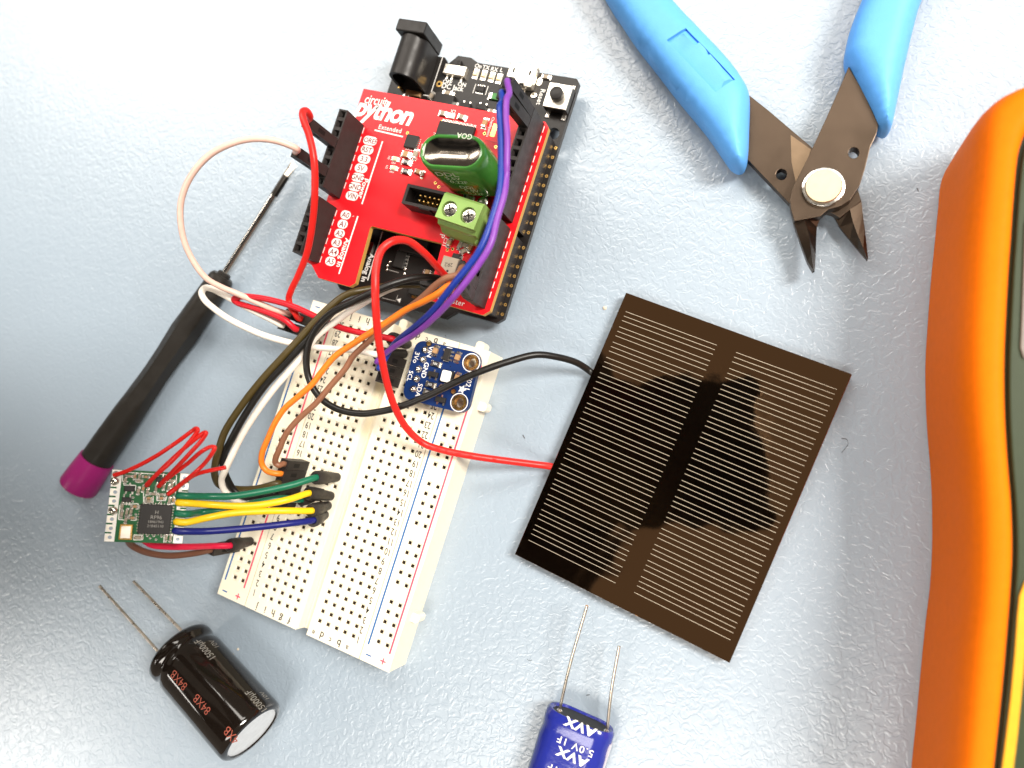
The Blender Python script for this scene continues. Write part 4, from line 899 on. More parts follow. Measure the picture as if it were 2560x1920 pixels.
# ------------------------------------------------------------------ multimeter
mo = at(2420, 1000, 0); mt = thing('multimeter', 'orange rubber cased multimeter with dark green face at right edge', 'multimeter', (mo.x, mo.y, 0))
corner_o = [(78, 79.5), (64, 78.2), (56, 76.6), (51.8, 74.9), (48.1, 73.8), (45.3, 71.9), (43.8, 69.7), (43.0, 66.8), (42.5, 63.2)]
corner_i = [(78, 73.2), (66, 72.2), (59.5, 70.8), (55.2, 69.2), (52.6, 67.4), (50.9, 65.4), (49.8, 63.2), (49.0, 60.8), (48.4, 58.0)]
pairs = [(2350, 537, 2531, 540), (2344, 600, 2527, 600), (2337, 667, 2522, 667), (2327, 796, 2515, 796), (2321, 900, 2511, 900), (2322, 1000, 2511, 1000), (2326, 1080, 2514, 1080), (2333, 1160, 2519, 1160), (2338, 1260, 2527, 1260), (2338, 1380, 2530, 1380), (2332, 1480, 2525, 1480), (2322, 1560, 2519, 1560), (2310, 1680, 2509, 1680), (2300, 1790, 2498, 1790), (2287, 1920, 2484, 1920), (2272, 2080, 2468, 2080), (2262, 2200, 2456, 2200)]
def rail_of(P): return [(q.x - mo.x, q.y - mo.y) for q in spline([(p[0], p[1], 0) for p in P], 4)]
NO = rail_of(corner_o + [tuple(at(a_, b_, 4))[:2] for a_, b_, c_, d_ in pairs]); NI = rail_of(corner_i + [tuple(at(c_, d_, 32.5))[:2] for a_, b_, c_, d_ in pairs])
secs = []
for (ox, oy), (ix, iy) in zip(NO, NI):
    s = []
    for k, z in ((0.02, 0.3), (0.0, 3), (0.0, 12), (0.01, 22), (0.035, 26.5), (0.09, 29.8), (0.18, 32.0), (0.32, 33.4), (0.5, 34.0), (0.72, 34.1), (0.88, 33.8), (0.97, 33.0), (1.0, 32.0), (1.0, 28.0)):
        s.append((ox + (ix - ox) * k, oy + (iy - oy) * k, z))
    secs.append(s)
MB().sweep(secs, close=False).build('rubber_case', 'meter_orange', mt, smooth=60)
face = [(x + 0.25, y) for x, y in NI]; face = face + [(face[-1][0] + 75, face[-1][1]), (face[0][0] + 40, face[0][1])]
MB().prism(face, 20, 30.5).build('meter_body', 'meter_green', mt)
Fi = [(x + 0.9, y - 0.6) for x, y in NI][3:-1]; Fi = Fi + [(Fi[-1][0] + 74, Fi[-1][1]), (Fi[0][0] + 38, Fi[0][1])]
MB().prism(Fi, 30.4, 31.8).build('face_plate', 'meter_green', mt, bevel=0.3)
def mpt(pts, z): return [((P := at(x, y, z)) and (P.x - mo.x, P.y - mo.y)) for x, y in pts]
MB().prism(mpt([(2700, 520), (2572, 530), (2564, 560), (2555, 800), (2552, 870), (2560, 895), (2700, 910)], 32.3), 31.8, 32.3).build('display_frame', 'meter_grey', mt, bevel=0.15)
yo = mpt([(2700, 1400), (2600, 1425), (2562, 1455), (2549, 1490), (2544, 1540), (2538, 1630), (2527, 1750), (2515, 1850), (2506, 1920), (2490, 2060)], 32.2); yi = mpt([(2700, 1440), (2610, 1462), (2588, 1480), (2575, 1510), (2570, 1560), (2563, 1640), (2553, 1750), (2543, 1850), (2534, 1920), (2518, 2060)], 32.2)
MB().prism(yo + yi[::-1], 31.8, 32.2).build('yellow_band', 'meter_yellow', mt, bevel=0.1)
q = mpt([(2556, 1880)], 31.9)[0]; text(mt, 'lettering', '8', q[0] + 1.6, q[1] - 1.5, 31.85, 4.0, m='silk')

# ------------------------------------------------------------------ black electrolytic capacitor
ZD = zr(220, 1400, 3.254); RC = 9.0; TI = math.radians(3.0)
c0 = at(*ZD(735, 724), 9.2); c1_ = at(*ZD(1370, 1395), 9.2); d_ = (c1_ - c0); d_.z = 0; CLN = d_.length; d_.normalize()
ec = thing('electrolytic_capacitor', 'large black can capacitor lying down, silver end disc, two bare leads', 'capacitor', (c0.x, c0.y, 0))
ax = Vector((d_.x * math.cos(TI), d_.y * math.cos(TI), math.sin(TI))); co = Vector((0, 0, RC + 0.1))
pf = [(0.25, 5.5), (0.0, 7.6), (0.25, 8.5), (1.0, 8.95), (2.3, 8.95), (3.1, 8.6), (3.8, 8.25), (4.6, 8.5), (5.6, 8.95), (7, 9.0), (CLN * .55, 9.0), (CLN - 1.6, 9.0), (CLN - .5, 8.8), (CLN + 0.1, 8.2), (CLN + 0.15, 7.4), (CLN - 0.2, 7.1)]
MB().lathe(co, ax, pf, 64, caps=False).build('sleeve', 'ecap_sleeve', ec, smooth=50)
MB().lathe(co, ax, [(CLN - 0.6, 7.2), (CLN - 0.25, 7.15), (CLN - 0.22, 0.05)], 40).build('end_disc', 'alu_disc', ec, smooth=30)
MB().lathe(co, ax, [(0.3, 0.05), (0.28, 5.6), (0.6, 5.6)], 32).build('seal', 'epoxy_black', ec, smooth=30)
sdv = ax.cross(Vector((0, 0, 1))).normalized(); upv = sdv.cross(ax)
for tip, b in (((95, 213), (590, 765)), ((372, 175), (775, 590))):
    P0 = at(*ZD(*b), 9.0) - Vector((c0.x, c0.y, 0)); P1 = at(*ZD(*tip), 8.0) - Vector((c0.x, c0.y, 0))
    P0 = P0 + (P0 - P1).normalized() * 2.0; mid = P0.lerp(P1, 0.5) + Vector((0.2, 0.1, 0.2))
    MB().tube(spline([P0, mid, P1], 8), 0.42, 10).build('lead', 'lead_wire', ec, smooth=60)
def wrap(parent, s, t, ang, size, m, alongflip=1, rot180=False, **kw):
    # print on the can: letters run round the can, the letter height lies along the axis
    v, f = text_raw(s, size, **kw); mb = MB(); out = []
    for a_, b_ in v:
        th = ang + a_ / 9.0 * alongflip; tt = t + b_ * (-1 if rot180 else 1)
        r_ = 9.04; out.append(co + ax * tt + (upv * math.cos(th) + sdv * math.sin(th)) * r_)
    mb.add(out, f); return mb.build('lettering', m, parent)
def wrapx(parent, s, t, ang, size, m, **kw):
    # letters run along the axis
    v, f = text_raw(s, size, **kw); out = [co + ax * (t + a_) + (upv * math.cos(ang + b_ / 9.0) + sdv * math.sin(ang + b_ / 9.0)) * 9.04 for a_, b_ in v]
    return MB().add(out, f).build('lettering', m, parent)
EA = 1.0
def can_hit(x, y):
    d = ray(*ZD(x, y)); o = C0 - Vector((c0.x, c0.y, 0)) - co
    dp = d - ax * d.dot(ax); op = o - ax * o.dot(ax); a_, b_, c_ = dp.dot(dp), 2 * dp.dot(op), op.dot(op) - 81
    disc = b_ * b_ - 4 * a_ * c_; t = (-b_ - math.sqrt(max(disc, 0))) / (2 * a_); P = o + d * t
    return P.dot(ax), math.atan2(P.dot(sdv), P.dot(upv))
def canprint(s, x, y, size, m, dang=0.0, **kw):
    t, an = can_hit(x, y); v, f = text_raw(s, size, **kw); an += dang
    out = [co + ax * (t - a_) + (upv * math.cos(an + b_ / 9.0) + sdv * math.sin(an + b_ / 9.0)) * 9.05 for a_, b_ in v]
    MB().add(out, f).build('lettering', m, ec)
for x, y in ((955, 722), (1370, 1142)):
    canprint('15000µF', x, y, 1.9, 'ecap_print', xs=0.8); canprint('10V', x + 25, y - 25, 1.7, 'ecap_print', dang=-0.20, xs=0.8)
for x, y in ((738, 978), (925, 1175)): canprint('84XB', x, y, 2.2, 'ecap_red_print', xs=0.85, bold=-0.012)
canprint('4XB', 1165, 1428, 2.2, 'ecap_red_print', xs=0.85)

# ------------------------------------------------------------------ blue supercapacitor
ZF = zr(1300, 1480, 3.77)
k0 = at(*ZF(575, 1185), 4.5); k1 = at(*ZF(435, 1640), 4.5); bd = (k0 - k1); BYAW = math.atan2(bd.y, bd.x) - math.pi / 2
BF = Fr((k0.x, k0.y, 0), BYAW)
bc = thing('supercapacitor', 'blue sleeved flat capacitor with white lettering at the bottom edge', 'capacitor', (k0.x, k0.y, 0), BYAW)
BW, BT = 16.6, 8.6
def sec(k, y, ext=0.0): return [(a_ * k, y, BT / 2 + b_ * k) for a_, b_ in stad(BW + ext, BT + ext, 10)]
MB().sweep([sec(0.80, -0.6), sec(0.86, 0.1), sec(0.93, 0.15), sec(0.99, -0.6), sec(1.0, -2.2), sec(0.975, -3.6), sec(0.97, -4.6), sec(1.0, -6.2), sec(1.0, -14), sec(1.0, -30), sec(0.99, -33), sec(0.9, -34)]).build('sleeve', 'scap_blue', bc, smooth=50)
MB().sweep([sec(0.81, -1.2), sec(0.81, -0.35)]).build('seal', 'epoxy_black', bc)
MB().sweep([[(a_, y, b_) for a_, b_ in ((BW / 2 - 1.6, 1.2), (BW / 2 - 0.1, 2.6), (BW / 2 + 0.08, 4.3), (BW / 2 - 0.1, 5.9), (BW / 2 - .5, 5.6), (BW / 2 - .5, 2))] for y in (-2.5, -33)]).build('polarity_strip', 'scap_strip', bc)
for b_, t_, z1 in (((378, 1092), (632, 128), 9.5), ((828, 1262), (935, 510), 8.0)):
    P0 = BF.px(*ZF(*b_), 5.0); P1 = BF.px(*ZF(*t_), z1); m_ = P0.lerp(P1, .45) + Vector((-.25, 0, .5))
    P0 = P0 - (P1 - P0).normalized() * 1.2
    MB().tube(spline([P0, m_, P1], 8), 0.36, 10).build('lead', 'lead_wire', bc, smooth=60)
    q = BF.px(*ZF(*b_), 5.0); MB().dome(0, 0, 0, .75, .7, 12).build('solder_blob', 'solder', bc, loc=(q.x, -0.5, q.z), rot=(-math.pi / 2, 0, 0))
ZT_ = BT + 0.07
for s, x, y, sz in (('AVX', 568, 1272, 2.1), ('5.0V 1F', 520, 1455, 1.65), ('AVX', 492, 1555, 2.1), ('5.0V 1F', 430, 1720, 1.65)):
    p = BF.px(*ZF(x, y), BT); lo = text(bc, 'lettering', s, p.x, p.y, ZT_, sz, rot=math.pi, bold=0.05 if s == 'AVX' else 0.01, xs=1.2 if s == 'AVX' else 1.1, shear=0.1 if s == 'AVX' else 0, space=1.08 if s == 'AVX' else 1.15)
    if s == 'AVX': text(bc, 'lettering_stripe', s, p.x, p.y, ZT_ + .02, sz * 1.01, rot=math.pi, m='scap_blue', bold=-0.055, xs=1.2, shear=0.1, space=1.08)

# ------------------------------------------------------------------ wires
def W(p): return at(*p) if len(p) == 3 and not isinstance(p, Vector) else Vector(p)
def wire(name, label, pts, r, m, group=None, part='insulation'):
    P = [W(p) for p in pts]; o = Vector((P[0].x, P[0].y, 0))
    t = thing(name, label, 'wire', o, 0.0, group)
    MB().tube([q - o for q in spline(P, 9)], r, 12).build(part, 'wire_' + m, t, smooth=60)
    t['_o'] = (o.x, o.y, 0.0); return t
def O(t): return Vector(t['_o'])
def dupont(t, base, top, yaw, grow=2.46):
    base, top = Vector(base), Vector(top); o = O(t); d = (top - base).normalized(); xa = Vector((math.cos(yaw), math.sin(yaw), 0)); xa = (xa - d * xa.dot(d)).normalized(); ya = d.cross(xa); h = grow / 2
    def rg(P, k=1.0): return [P + xa * (sx * h * k) + ya * (sy * h * k) - o for sx, sy in ((-1, -1), (1, -1), (1, 1), (-1, 1))]
    L = (top - base).length; mb = MB(); mb.sweep([rg(base, 0.96), rg(base + d * 0.15), rg(top - d * .12), rg(top, 0.95), rg(top, 0.62), rg(top - d * 1.4, 0.6)])
    hb = mb.build('connector_housing', 'header_plastic', t)
    for s_, ax_, ay_ in ((1, xa, ya), (-1, ya, xa)):                       # latch window
        c = base + d * (L * 0.58) + ax_ * (s_ * h * 1.004) - o; w_ = h * 0.42; l_ = 1.3
        MB().add([c + ay_ * (a_ * w_) + d * (b_ * l_) for a_, b_ in ((-1, -1), (1, -1), (1, 1), (-1, 1))], [(0, 1, 2, 3)]).build('latch_window', 'hole_dark', hb)
    MB().tube([base - o - d * 1.5, base - o + d * 0.3], 0.32, 6).build('contact_pin', 'gold', t)
    return hb
def plug(t, base, top):
    base, top = Vector(base), Vector(top); o = O(t); d = (top - base).normalized(); L = (top - base).length
    MB().lathe(base - o, d, [(0.0, 0.6), (0.1, 1.15), (L * .25, 1.32), (L * .48, 1.42), (L * .52, 1.62), (L * .8, 1.75), (L * .98, 1.7), (L, 1.55), (L, 1.0), (L - 1.0, 0.9)], 18).build('heat_shrink', 'heatshrink', t, smooth=45)
    MB().tube([base - o - d * 1.2, base - o + d * .3], 0.3, 6).build('contact_pin', 'tin', t)
YB = BB.yaw; YS = ST.yaw
def bh(c, r, z=BZ): x, y = hole(c, r); return BB.w(x, y, z)
up = lambda P, z: Vector((P.x, P.y, P.z + z))
# shield power header -> breadboard rail
b0 = ST.w(2.54, -27.94 - 2.54 * 3, HZ); T0 = up(b0, 10.5) + Vector((-1.0, 0.6, 0)); e_ = at(751, 797, 18.5)
t = wire('jumper_wire', 'red jumper wire looping from the shield power header down past the A labels', [T0 - Vector((-.15, .1, 1.2)), T0, (775, 291, 39.5), (765, 277, 42), (757, 280, 43), (758, 297, 43.5), (773, 340, 43), (785, 400, 42), (787, 480, 39), (782, 550, 35), (768, 630, 30), (745, 690, 26), (727, 728, 23.5), (722, 748, 22), (727, 768, 21.5), (738, 783, 21.5), up(e_, 0.9), up(e_, -1)], 0.82, 'red', 'jumper wires')
dupont(t, b0, T0, YS); dupont(t, (e_.x, e_.y, BZ), e_, YB)
b0 = ST.w(2.54, -27.94 - 2.54 * 6, HZ); T0 = up(b0, 10.5) + Vector((-1.2, 0.6, 0)); e_ = at(722, 785, 18.5)
t = wire('jumper_wire', 'pinkish white jumper wire in a wide loop left of the red shield', [T0 - Vector((-.15, .1, 1.2)), T0, (742, 372, 39), (694, 353, 42), (636, 347, 44), (579, 359, 45), (521, 390, 45), (474, 446, 44), (452, 509, 42), (455, 579, 39), (474, 636, 36), (514, 694, 32), (552, 717, 29), (588, 732, 26.5), (616, 744, 25), (661, 764, 23), (700, 779, 21), up(e_, 0.6), up(e_, -1)], 0.76, 'blush', 'jumper wires')
dupont(t, b0, T0, YS); dupont(t, (e_.x, e_.y, BZ), e_, YB)
e_ = at(741, 823, 18.5); b1 = bh('e', 30); T1 = at(980, 847, 19)
t = wire('jumper_wire', 'crimson jumper wire bent back in a tight loop beside the screwdriver', [up(e_, -1), up(e_, 0.7), (715, 802, 21), (679, 785, 22), (625, 767, 23), (594, 757, 23.5), (585, 749, 24), (598, 742, 24.5), (643, 744, 24.5), (697, 755, 24), (742, 770, 23.5), (790, 792, 22), (834, 813, 20.5), (887, 829, 19.5), (935, 839, 19.3), T1, T1.lerp(b1, 0.15)], 0.80, 'crimson', 'jumper wires')
dupont(t, (e_.x, e_.y, BZ), e_, YB); plug(t, b1, T1)
e_ = at(706, 813, 18.5); T1 = at(942, 886, 18.5); b1 = bh('e', 29)
t = wire('jumper_wire', 'white jumper wire bent back in a loop crossing the screwdriver handle', [up(e_, -1), up(e_, .6), (670, 795, 20.5), (634, 777, 22), (590, 754, 23.5), (552, 733, 25), (530, 722, 26), (512, 720, 26.5), (504, 732, 26.5), (512, 750, 26), (536, 772, 25.5), (570, 796, 25), (616, 820, 24), (661, 839, 23), (706, 852, 21.5), (740, 860, 20), (790, 868, 18.5), (837, 872, 18), (890, 876, 18), T1, T1.lerp(b1, .15)], 0.82, 'white', 'jumper wires')
dupont(t, (e_.x, e_.y, BZ), e_, YB); plug(t, b1, T1)
# blue and purple pair: shield digital header -> breadboard
b0 = ST.w(50.8, -18.8, HZ); T0 = up(b0, 14) + Vector((-.6, 0, 0)); e_ = up(bh('e', 28), 10) + Vector((-.5, 0, 0))
t = wire('jumper_wire', 'purple jumper wire arching over the right side of the red shield', [T0 - Vector((-.1, 0, 1.3)), up(T0, .3), (1273, 234, 42), (1267, 246, 43.2), (1265, 265, 43.5), (1265, 292, 43.5), (1268, 342, 43.5), (1267, 410, 43), (1266, 440, 42.5), (1261, 484, 43), (1244, 543, 43.5), (1226, 612, 44), (1195, 664, 44), (1149, 725, 43), (1099, 781, 38.5), (1044, 830, 32), (990, 864, 26), (955, 890, 22.8), (942, 905, 22), up(e_, .4), up(e_, -1)], 0.70, 'purple', 'jumper wires')
dupont(t, b0, T0, YS); dupont(t, bh('e', 28), e_, YB)
b0 = ST.w(50.8, -21.34, HZ); T0 = up(b0, 14) + Vector((-1.0, 0, 0)); e_ = up(bh('e', 27), 10) + Vector((-.3, 0, 0))
t = wire('jumper_wire', 'blue jumper wire arching beside the purple one over the red shield', [T0 - Vector((-.1, 0, 1.3)), up(T0, .3), (1256, 254, 42), (1250, 264, 43), (1249, 285, 43.3), (1250, 310, 43.3), (1252, 342, 43.2), (1253, 410, 43), (1253, 435, 43), (1249, 480, 43.2), (1234, 534, 43.5), (1213, 596, 44), (1190, 640, 44), (1142, 701, 43), (1084, 774, 38), (1034, 819, 31.5), (992, 853, 25), (973, 878, 21.5), (962, 898, 21.2), (953, 912, 21.4), (948, 920, 21.6), up(e_, .4), up(e_, -1)], 0.72, 'blue', 'jumper wires')
dupont(t, b0, T0, YS); dupont(t, bh('e', 27), e_, YB); dupont(t, bh('e', 26), up(bh('e', 26), 8.5), YB)
# orange and brown pair
b0 = ST.w(50.8, -63.5, HZ); T0 = up(b0, 12) + Vector((2.0, 0.3, 0)); e_ = up(bh('j', 14), 9.6)
t = wire('jumper_wire', 'orange jumper wire running from the shield corner to the left of the breadboard', [T0 - Vector((0, 0, 1.3)), T0, (1136, 706, 38.3), (1118, 716, 38.3), (1099, 731, 37.8), (1066, 750, 36), (1012, 776, 33), (968, 805, 31), (925, 832, 29.5), (882, 860, 28.5), (837, 891, 27.5), (806, 927, 27), (780, 961, 26.5), (746, 991, 26), (711, 1022, 25.5), (688, 1056, 25), (670, 1096, 24), (655, 1134, 23), (655, 1161, 21.8), (667, 1177, 21), (683, 1183, 20.6), up(e_, .5), up(e_, -1)], 0.74, 'orange', 'jumper wires')
dupont(t, b0, T0, YS); dupont(t, bh('j', 14), e_, YB)
b0 = ST.w(50.8, -60.96, HZ); T0 = up(b0, 12) + Vector((2.0, 0.3, 0)); e_ = up(bh('j', 15), 9.6)
t = wire('jumper_wire', 'brown jumper wire running beside the orange one from shield to breadboard', [T0 - Vector((0, 0, 1.3)), T0, (1142, 688, 39), (1116, 695, 39.3), (1090, 712, 38), (1055, 744, 35.5), (1012, 778, 32.5), (964, 817, 30), (925, 851, 28), (882, 892, 26.5), (863, 922, 26), (827, 964, 25.5), (790, 1008, 25), (746, 1048, 24.5), (714, 1087, 24), (699, 1122, 23), (689, 1146, 22), (689, 1157, 21), (697, 1163, 20.5), up(e_, .5), up(e_, -1)], 0.74, 'brown', 'jumper wires')
dupont(t, b0, T0, YS); dupont(t, bh('j', 15), e_, YB)
# olive, black and white bundle
for m_, r, row, lab, pts in (('olive', 0.88, 13, 'olive black jumper wire, outermost of the bundle curving left of the breadboard', [(1062, 712, 18), (985, 713, 20), (928, 722, 22), (890, 729, 24), (858, 741, 25), (827, 765, 26), (785, 806, 27), (745, 851, 28), (706, 893, 29), (650, 955, 30), (600, 1020, 30.5), (562, 1080, 30), (547, 1125, 29), (538, 1162, 27.5), (538, 1193, 25), (550, 1213, 22.5), (587, 1222, 20.8), (640, 1222, 20.4)]),
                             ('black', 0.84, 12, 'black jumper wire in the middle of the bundle curving left of the breadboard', [(1060, 704, 19), (1000, 708, 20), (958, 722, 21.5), (915, 740, 23.5), (848, 768, 25), (811, 803, 26), (785, 833, 27), (753, 866, 27.8), (714, 909, 28.5), (660, 968, 29.5), (612, 1038, 30), (579, 1098, 29), (561, 1135, 27.5), (557, 1163, 26), (566, 1192, 24), (586, 1226, 21.5), (614, 1243, 20.3), (640, 1240, 20.2)]),
                             ('white', 0.84, 11, 'white jumper wire, innermost of the bundle curving left of the breadboard', [(1030, 705, 17), (968, 725, 19), (932, 744, 21), (880, 775, 22.5), (835, 806, 24), (790, 842, 25), (759, 886, 25.8), (719, 932, 26.5), (685, 971, 27), (640, 1032, 27.5), (603, 1091, 27.5), (579, 1140, 27), (563, 1175, 26), (554, 1200, 24.5), (560, 1224, 22.8), (579, 1244, 21.2), (603, 1257, 20.3), (640, 1266, 20)])):
    e_ = up(bh('j', row), 9.2)
    t = wire('jumper_wire', lab, pts + [up(e_, .4), up(e_, -1)], r, m_, 'jumper wires'); dupont(t, bh('j', row), e_, YB)
    q = W(pts[0]); dupont(t, q + Vector((6.5, -2.2, -0.4)), q + Vector((-0.5, 0.2, 0)), YB, 2.2)
# radio wires
def zl(x): return 37.5 - 16.5 * min(max((x - 470) / 310, 0), 1)
for m_, st_, px_, hb_, tp_, lab in (('green', (900, 955), ((520, 1241), (581, 1240), (674, 1225), (735, 1211)), ('f', 15), (789, 1194, 19.5), 'upper green wire from the radio module to the breadboard'),
                                    ('green', (885, 1152), ((500, 1281), (540, 1277), (585, 1271), (643, 1256), (700, 1246)), ('g', 13), (752, 1249, 18), 'lower green wire from the radio module, passing under a yellow wire'),
                                    ('yellow', (900, 1033), ((520, 1261), (597, 1265), (658, 1261), (720, 1249)), ('f', 13), (771, 1233, 19.5), 'upper yellow wire from the radio module to the breadboard'),
                                    ('yellow', (880, 1243), ((520, 1294), (581, 1283), (658, 1278), (720, 1277)), ('f', 12), (778, 1277, 19.5), 'lower yellow wire from the radio module to the breadboard'),
                                    ('navy', (866, 1342), ((520, 1328), (643, 1318), (720, 1309)), ('f', 11), (782, 1301, 19), 'dark blue wire from the radio module to the breadboard')):
    s0_ = rw(*st_, 0.75); T1 = at(*tp_); b1 = bh(*hb_)
    nn = RM.col[2]; xa = RM.col[0]
    dz = -2.2 if (m_ == 'green' and hb_[0] == 'g') else 0.0
    pts = [s0_ - nn * 0.5 - xa * 0.1, s0_ + xa * 0.35 , s0_ + xa * 2.0 + nn * 0.15] + [(x, y, zl(x) + dz) for x, y in px_] + [T1, T1.lerp(b1, .15)]
    t = wire('radio_wire', lab, pts, 0.82, m_, 'radio module wires'); plug(t, b1, T1)
T1 = at(574, 1364, 18.5); b1 = at(626, 1353, BZ)
t = wire('radio_wire', 'pinkish red wire from under the radio module to the breadboard rail', [(360, 1350, 38), (380, 1362, 36.5), (412, 1366, 34), (469, 1367, 29), (530, 1365, 22), T1, T1.lerp(b1, .15)], 0.80, 'magenta_red', 'radio module wires'); plug(t, b1, T1)
T1 = at(526, 1375, 20); b1 = at(594, 1364, BZ)
t = wire('radio_wire', 'brown wire sagging from under the radio module to the breadboard rail', [(318, 1345, 41), (326, 1360, 39), (350, 1375, 36.5), (389, 1386, 32.5), (430, 1389, 28.5), (487, 1383, 23.5), T1, T1.lerp(b1, .2)], 0.80, 'darkbrown', 'radio module wires'); dupont(t, b1, T1, YB)
# solar panel leads
t = wire('panel_lead', 'long thick red lead looping up from the solar panel over the breadboard', [(1400, 1170, 2.2), (1370, 1165, 2.4), (1330, 1160, 4), (1250, 1150, 8), (1180, 1140, 11), (1110, 1126, 13.5), (1060, 1109, 15.5), (1018, 1072, 19), (988, 1020, 24), (968, 960, 29), (955, 900, 34), (945, 840, 38.5), (940, 780, 42), (938, 720, 44), (941, 665, 44), (956, 622, 43), (985, 602, 41.5), (1020, 603, 38), (1058, 630, 33), (1092, 666, 26), (1118, 695, 20), (1130, 712, 17.5)], 0.86, 'red', 'solar panel leads', 'insulation')
q = MB(); LP = spline([W(p) for p in [(1250, 1150, 8.9), (1180, 1140, 11.9), (1110, 1126, 14.4), (1060, 1109, 16.4), (1018, 1072, 19.9)]], 12)
for i, s in zip(range(3, 45, 5), ('AWM', '1', 'VW-1', 'AWM', '26', 'AWG', 'VW-1', '80C')):
    a_, b_ = LP[i], LP[i + 1]; text_mb(q, s, a_.x - O(t).x, a_.y - O(t).y, a_.z + 0.02, 0.55, math.atan2((a_ - b_).y, (a_ - b_).x) + math.pi)
q.build('lettering', 'red_print', t)
wire('panel_lead', 'long thick black lead looping from the solar panel across the breadboard', [(1495, 945, 2.2), (1472, 926, 2.6), (1440, 906, 6), (1390, 892, 10), (1340, 887, 13), (1265, 906, 16), (1200, 929, 18), (1137, 956, 19.3), (1074, 987, 20.2), (996, 1018, 21.2), (950, 1029, 21.8), (900, 1034, 22.5), (840, 1021, 23.5), (795, 988, 24.5), (769, 935, 26), (769, 870, 28), (790, 822, 29.5), (830, 782, 30.5), (880, 755, 30.5), (935, 728, 29), (990, 706, 27), (1040, 694, 24), (1085, 694, 20), (1110, 700, 17.6)], 0.84, 'black', 'solar panel leads')

# ------------------------------------------------------------------ specks on the bench
def lint(label, pts, r=0.06, m='lint', nm='lint'):
    P = [at(x, y, 0.1) for x, y in pts]; o = P[0]
    tag(MB().tube([q - o for q in spline(P, 5)], r, 5).build(nm, m, loc=(o.x, o.y, 0.1)), label, 'lint')
lint('curled grey fibre on the bench to the right of the solar panel', [(2104, 1096), (2116, 1098), (2120, 1110), (2112, 1122), (2104, 1132)], 0.05)
lint('short dark fibre on the bench between the breadboard and the solar panel', [(1307, 1087), (1312, 1096)], 0.10)
lint('tiny dark fibre on the bench between the supercapacitor leads', [(1466, 1738), (1474, 1737)], 0.09)
lint('tiny dark speck on the bench near the multimeter', [(2292, 470), (2296, 478)], 0.09)
lint('thin fibre on the bench left of the supercapacitor leads', [(1318, 1648), (1324, 1652), (1330, 1650)], 0.04)
lint('tiny speck on the bench below the lower edge of the black board', [(1113, 838), (1115, 841)], 0.08)
q = at(1512, 770, 0); tag(MB().dome(0, 0, 0, 0.55, 0.5, 7).build('crumb', 'crumb', loc=(q.x, q.y, 0)), 'pale crumb on the bench above the solar panel corner', 'crumb')
q = at(595, 1623, 0); tag(MB().dome(0, 0, 0, 0.35, 0.3, 7).build('crumb', 'crumb', loc=(q.x, q.y, 0)), 'pale crumb on the bench right of the black can capacitor', 'crumb')

# ------------------------------------------------------------------ the phone that takes the picture, mirrored in the solar panel
ph = MB().prism(rrect(-66, 17.5, 147, 71.5, 9, 6), 0, 7.6).build('phone', 'phone_dark', loc=(0, 0, CAMH + 4), bevel=0.6)
tag(ph, 'dark phone held above the bench, mirrored in the solar panel', 'phone')
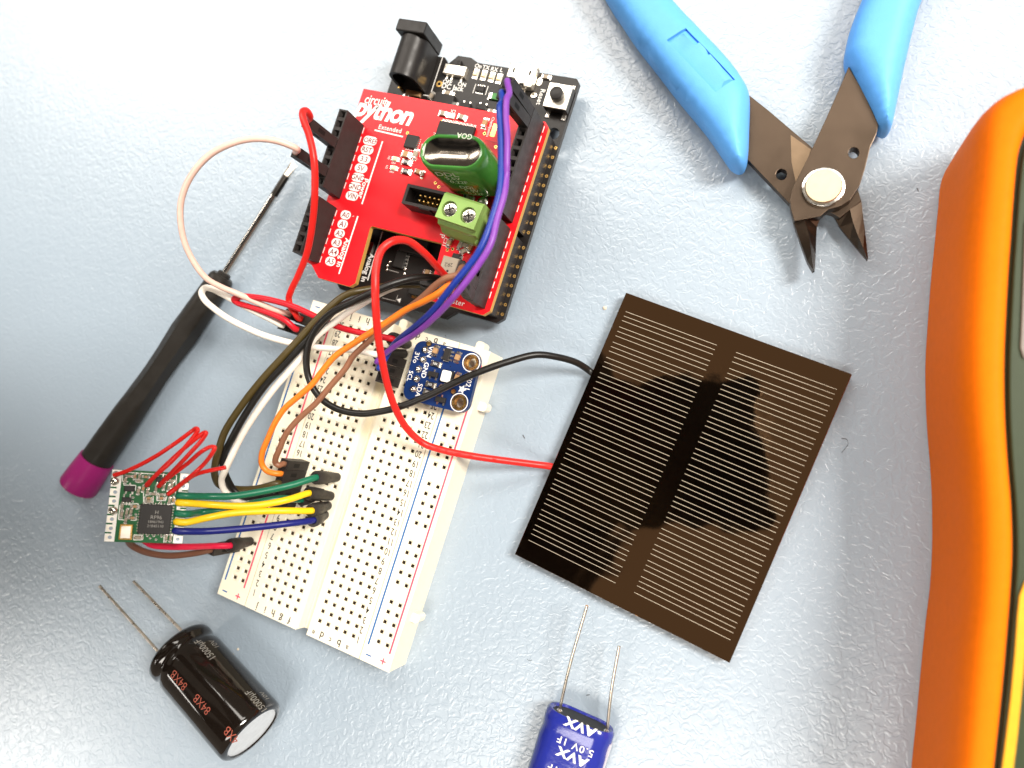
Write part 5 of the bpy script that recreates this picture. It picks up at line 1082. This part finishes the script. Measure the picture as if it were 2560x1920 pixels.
# the photographer leaning in from the left, seen only as the dark shape mirrored in the panel
mat('dark_cloth', (0.018, 0.017, 0.020), 0.85); mat('skin', (0.32, 0.17, 0.11), 0.5); mat('hair', (0.012, 0.009, 0.007), 0.6)
SK = {}; SE = []; SR = []
def jn(k, p, r, parent=None, r2=None):
    SK[k] = len(SR); SR.append((p, r, r2 or r))
    if parent: SE.append((SK[parent], SK[k]))
jn('pelvis', (-860, -40, -160), 110, None, 130); jn('waist', (-840, -40, 20), 95, 'pelvis', 110); jn('chest', (-730, -20, 260), 95, 'waist', 120); jn('neck0', (-520, 0, 440), 62, 'chest', 85)
jn('neck', (-400, 5, 475), 48, 'neck0'); jn('jaw', (-300, 8, 490), 60, 'neck'); jn('head', (-215, 12, 520), 82, 'jaw', 76); jn('crown', (-165, 14, 560), 55, 'head')
for sd_, y in (('r', -1), ('l', 1)):
    jn('sh' + sd_, (-520, y * 145, 395), 52, 'neck0'); jn('el' + sd_, (-345, 5 + y * 190, 235), 40, 'sh' + sd_)
    jn('fa' + sd_, (-235, 10 + y * 130, 238), 46, 'el' + sd_); jn('wr' + sd_, (-150, 15 + y * 92, 228), 34, 'fa' + sd_, 30)
    jn('pa' + sd_, (-102, 17 + y * 62, 214), 27, 'wr' + sd_, 19)
    for i, (dx, dy, L) in enumerate(((14, -8, 62), (2, -12, 70), (-10, -12, 66), (-22, -9, 54))):
        b = 'pa' + sd_; x0, y0 = -92 + dx, 17 + y * (44 + i); f = ('f%d' % i) + sd_
        jn(f + 'a', (x0 + 6, 17 + y * 42, 204), 9.5, b); jn(f + 'b', (x0 + 16, 17 + y * (42 - L * .3), 202 + 2), 8.6, f + 'a'); jn(f + 'c', (x0 + 20, 17 + y * (42 - L * .55), 204), 7.6, f + 'b')
    jn('t' + sd_ + 'a', (-98, 17 + y * 44, 196), 11, 'pa' + sd_); jn('t' + sd_ + 'b', (-80, 17 + y * 30, 188), 9.5, 't' + sd_ + 'a')
jn('hipl', (-860, 60, -300), 85, 'pelvis'); jn('hipr', (-860, -140, -300), 85, 'pelvis'); jn('kneel', (-850, 65, -700), 58, 'hipl'); jn('kneer', (-850, -145, -700), 58, 'hipr')
me = bpy.data.meshes.new('person'); me.from_pydata([tuple(c * MM for c in p) for p, r, r2 in SR], SE, []); me.materials.append(MAT['dark_cloth'])
po = bpy.data.objects.new('person', me); COL.objects.link(po); md = po.modifiers.new('skin', 'SKIN'); md.use_smooth_shade = True; sub = po.modifiers.new('sub', 'SUBSURF'); sub.levels = 1; sub.render_levels = 2
for v, (p, r, r2) in zip(me.skin_vertices[0].data, SR): v.radius = (r * MM, r2 * MM)
me.skin_vertices[0].data[0].use_root = True
tag(po, 'person in dark clothes leaning over the bench, mirrored in the solar panel', 'person')
hd = MB().lathe((-215, 12, 520), (0.6, 0, 0.8), [(-40, 84), (-10, 92), (25, 90), (55, 76), (78, 48), (88, 6)], 28).build('hair', 'hair', po, smooth=60)
for o in list(bpy.data.objects):
    if '_o' in o: del o['_o']
